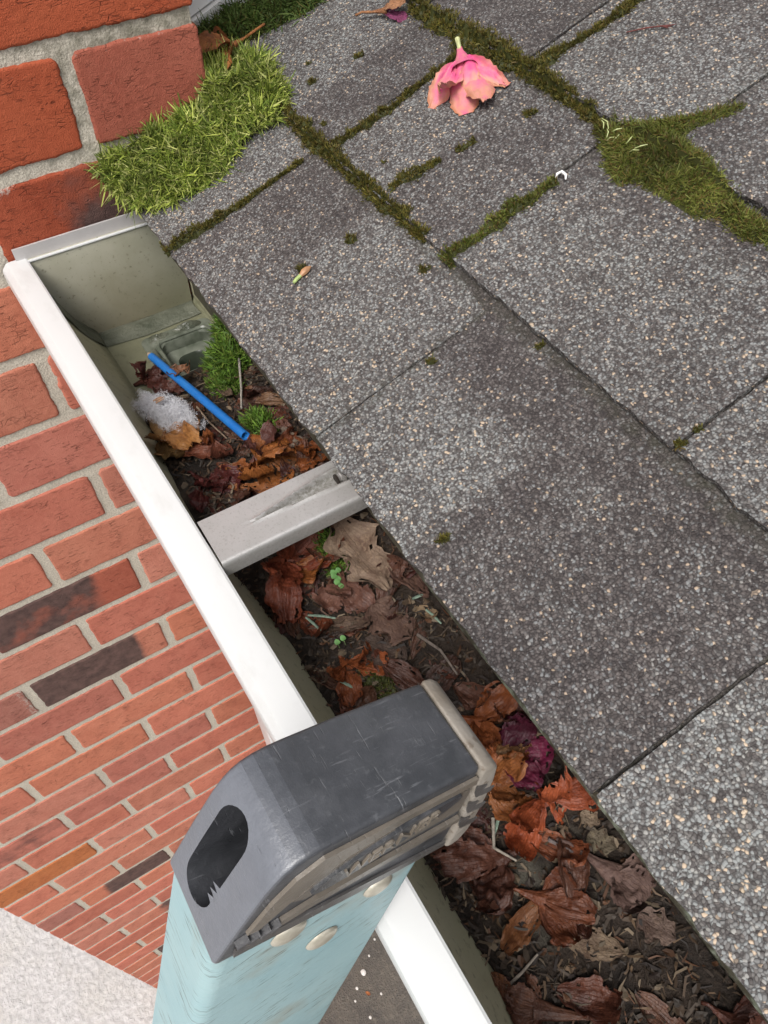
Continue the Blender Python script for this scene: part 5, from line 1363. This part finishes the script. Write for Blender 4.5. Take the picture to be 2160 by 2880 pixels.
gutter_moss('thin moss film beside the ladder cap', .4791, .0915, .022, .016, 1100, (.002, .0045), 56, pal=np.array([[.075, .085, .018], [.055, .07, .012], [.10, .10, .025], [.04, .045, .010]]), h=.003)

# ------------------------------------------------------------------ things lying on the roof
def tonefn(t, v): return .18 + .62 * t * (.5 + .6 * abs(v)) + .10 * (abs(v) > .7)
def rl(x, s, h): return rp(x, s, top_h(s) + h)
def pink_flower():
    base = Vector(rl(.1285, .2815, .008)); mouth = Vector(rl(.1555, .2670, .010)); ax = (mouth - base).normalized(); up = Vector(RN); sd = ax.cross(up)
    r = thing('pink_flower', tuple(base), 'fallen pink flower with browning petal edges lying on the shingles', 'flower')
    P = []; vein = []
    for j in range(13):
        t = j / 12; rad = .0024 + .0085 * t ** 1.6; row = []
        for i in range(17):
            an = 2 * math.pi * i / 16; k2 = 1 + .18 * nz(t * 3, math.cos(an) * 2, math.sin(an) * 2)
            row.append(base.lerp(mouth, t) + (sd * math.cos(an) + up * (.55 * math.sin(an))) * rad * k2); vein.append(max(0, math.sin(an * 5)) * .7)
        P.append(row)
    m = MB(); m.grid(P); m.a = {'vein': vein, 'tone': [.30] * len(vein)}; obj('corolla_tube', m, M['pink'], r, fix=False)
    for q, ((x, s_), h, w, cu, cr, tw) in enumerate([((.1600, .2290), .004, .017, -.2, .10, .5), ((.1760, .2330), .006, .018, .5, .10, -.3), ((.1915, .2400), .004, .025, -.3, .06, .0), ((.2010, .2560), .003, .022, .2, .07, .2), ((.1935, .2800), .004, .013, -.2, .10, -.6), ((.1780, .2560), .016, .016, -.7, .07, .1)]):
        tip = Vector(rl(x, s_, h)); d = tip - mouth; b0 = mouth - ax * .009 + sd * (.006 * (q - 2.5) / -2.5) + up * (.001 + .0015 * q % .004)
        m = sheet(b0, tip - b0, up + ax * .1, (tip - b0).length, w, 3.3 + q * 2.1, 'petal', curl=cu, cup=[.5, .2, -.4, -.3, .6, -.5][q], crump=cr, twist=tw, nu=18, nv=13, tone=tonefn, torn=0)
        m.v = [tuple(Vector(v) + up * max(0, .0012 - (Vector(v) - Vector(rl(.18, .25, 0))).dot(up))) for v in m.v]
        obj('petal', m, M['pink'], r, fix=False)
    m = MB(); m.tube([base + ax * .003, base - ax * .004, base - ax * .011 + up * .002], [.0020, .0017, .0021], 8); obj('stem', m, M['green'], r, color=(.50, .52, .26))
pink_flower()
flower('fallen_petal', 'fallen magenta and tan flower at the top course line', rl(.010, .267, .006), rl(.024, .279, .006), 3, (.30, .08, .17), 9.4, tube_r=(.0012, .0045), plen=.022, pw=.014, spread=.5, mat='dry_leaf', stem=.012, crump=.08, do_settle=False, up=tuple(RN), flat=.5, cols=[(.34, .16, .07), (.28, .06, .17), (.24, .05, .14), (.36, .18, .09)])
r = thing('dropped_bud', rl(.221, .064, .001), 'small green and tan flower bud lying on the shingles', 'bud')
mb = MB(); mb.tube([rl(.2225, .0575, .0022), rl(.2215, .0610, .0024), rl(.2208, .0650, .0024)], [.0011, .0014, .0014], 8); obj('bud_stem', mb, M['green'], r, color=(.36, .46, .16))
mb = MB(); mb.tube([rl(.2208, .0650, .0024), rl(.2202, .0685, .0027), rl(.2196, .0720, .0026), rl(.2190, .0755, .0022)], [.0014, .0025, .0022, .0003], 8); obj('bud_tip', mb, M['green'], r, color=(.42, .22, .11))
flower('dead_leaf', 'orange brown dead flower caught at the brick corner above the moss cushion', rl(-.0375, .172, .024), rl(-.036, .152, .026), 4, (.33, .125, .035), 14, tube_r=(.0012, .006), plen=.030, pw=.024, spread=.8, mat='dry_leaf', stem=.020, crump=.1, do_settle=False, up=tuple(RN), flat=.6)
leaf('dead_leaf', 'grey curled leaf wedged at the brick corner beside the orange dead flower', 'leaf', rl(-.078, .128, .022), rl(-.055, .137, .024), .016, (.13, .10, .085), 3.7, 'lobed', .5, .5, .1, 'dry_leaf', do_settle=False, up=tuple(RN))
leaf('dead_leaf', 'shrivelled purple brown scrap on top of the moss cushion', 'leaf', rl(-.014, .146, .022), rl(.006, .140, .020), .014, (.12, .06, .055), 6.2, 'lobed', .2, .3, .14, 'dry_leaf', do_settle=False, up=tuple(RN))
m = MB(); P0 = [rl(.226, .364, .001), rl(.236, .374, .002), rl(.244, .381, .002)]
m.tube(P0, [.0004, .0006, .0005], 5)
for a in (-.006, -.002, .003, .006): m.tube([P0[2], (P0[2][0] + .006, P0[2][1] + .004 + a * .6, P0[2][2] + .001 + a * .1)], [.0006, .0002], 5)
tag(obj('red_sprig', m, M['twig'], loc=P0[0], color=(.14, .035, .03)), 'tiny dark red sprig lying on the upper shingles', 'sprig')
m = MB(); m.tube([rl(.2995, .2385, .0035), rl(.2975, .2410, .0045), rl(.2990, .2440, .005), rl(.3030, .2440, .0045), rl(.3050, .2420, .003)], [.0007, .0010, .0011, .0010, .0006], 7)
tag(obj('white_scrap', m, M['board'], loc=rl(.3, .241, 0)), 'small curled white scrap at the end of a mossy seam', 'scrap')
for q in range(9):
    x = .305 + .006 * q * NR.uniform(.6, 1.2) ; s = .284 + NR.uniform(-.006, .010)
    x = .292 + NR.uniform(0, .035); L = NR.uniform(.003, .008); a = NR.uniform(-3, 3)
    m = MB(); p = rl(x, s, .008); m.tube([p, (p[0] + L * .5 * math.cos(a), p[1] + L * .5 * math.sin(a), p[2] + .003), (p[0] + L * math.cos(a + .4), p[1] + L * math.sin(a + .4), p[2] + .004)], [.0003, .0004, .0002], 5)
    tag(obj('moss_shoot', m, M['green'], loc=p, color=(.45, .50, .22)), 'pale yellow moss shoot standing out of the broad olive patch', 'moss shoot', 'pale shoots on the olive moss patch')

# ------------------------------------------------------------------ bits on the ground
for q, (x, y, r, c) in enumerate([(.27, .10, .012, 1), (.235, .145, .005, 0), (.30, .055, .006, 0), (.33, .03, .005, 0), (.36, .12, .005, 0), (.20, .19, .005, 0), (.40, .05, .006, 0)]):
    m = MB(); P = []
    for j in range(6):
        row = []
        for i in range(9):
            a = 2 * math.pi * i / 8; b = -math.pi / 2 + math.pi * j / 5; k2 = 1 + .4 * nz(math.cos(a) * 2, math.sin(a) * 2, j + q)
            row.append((x + r * k2 * math.cos(b) * math.cos(a), y + r * k2 * .8 * math.cos(b) * math.sin(a), GZ + r * .35 + r * .5 * math.sin(b)))
        P.append(row)
    m.grid(P); tag(obj('stone_chip', m, M['chip'], loc=(x, y, GZ), color=(.70, .66, .62)), 'white stone chip on the dark earth below the gutter', 'stone', 'white stone chips on the earth')
m = sheet((.325, .075, GZ + .004), (.02, .012, 0), (0, 0, 1), .022, .012, 4.2, 'oval', .2, .3, .1)
tag(obj('fallen_leaf', m, M['dry_leaf'], loc=(.325, .075, GZ), color=(.48, .17, .06), fix=False), 'tiny orange leaf on the dark earth below the gutter', 'leaf')
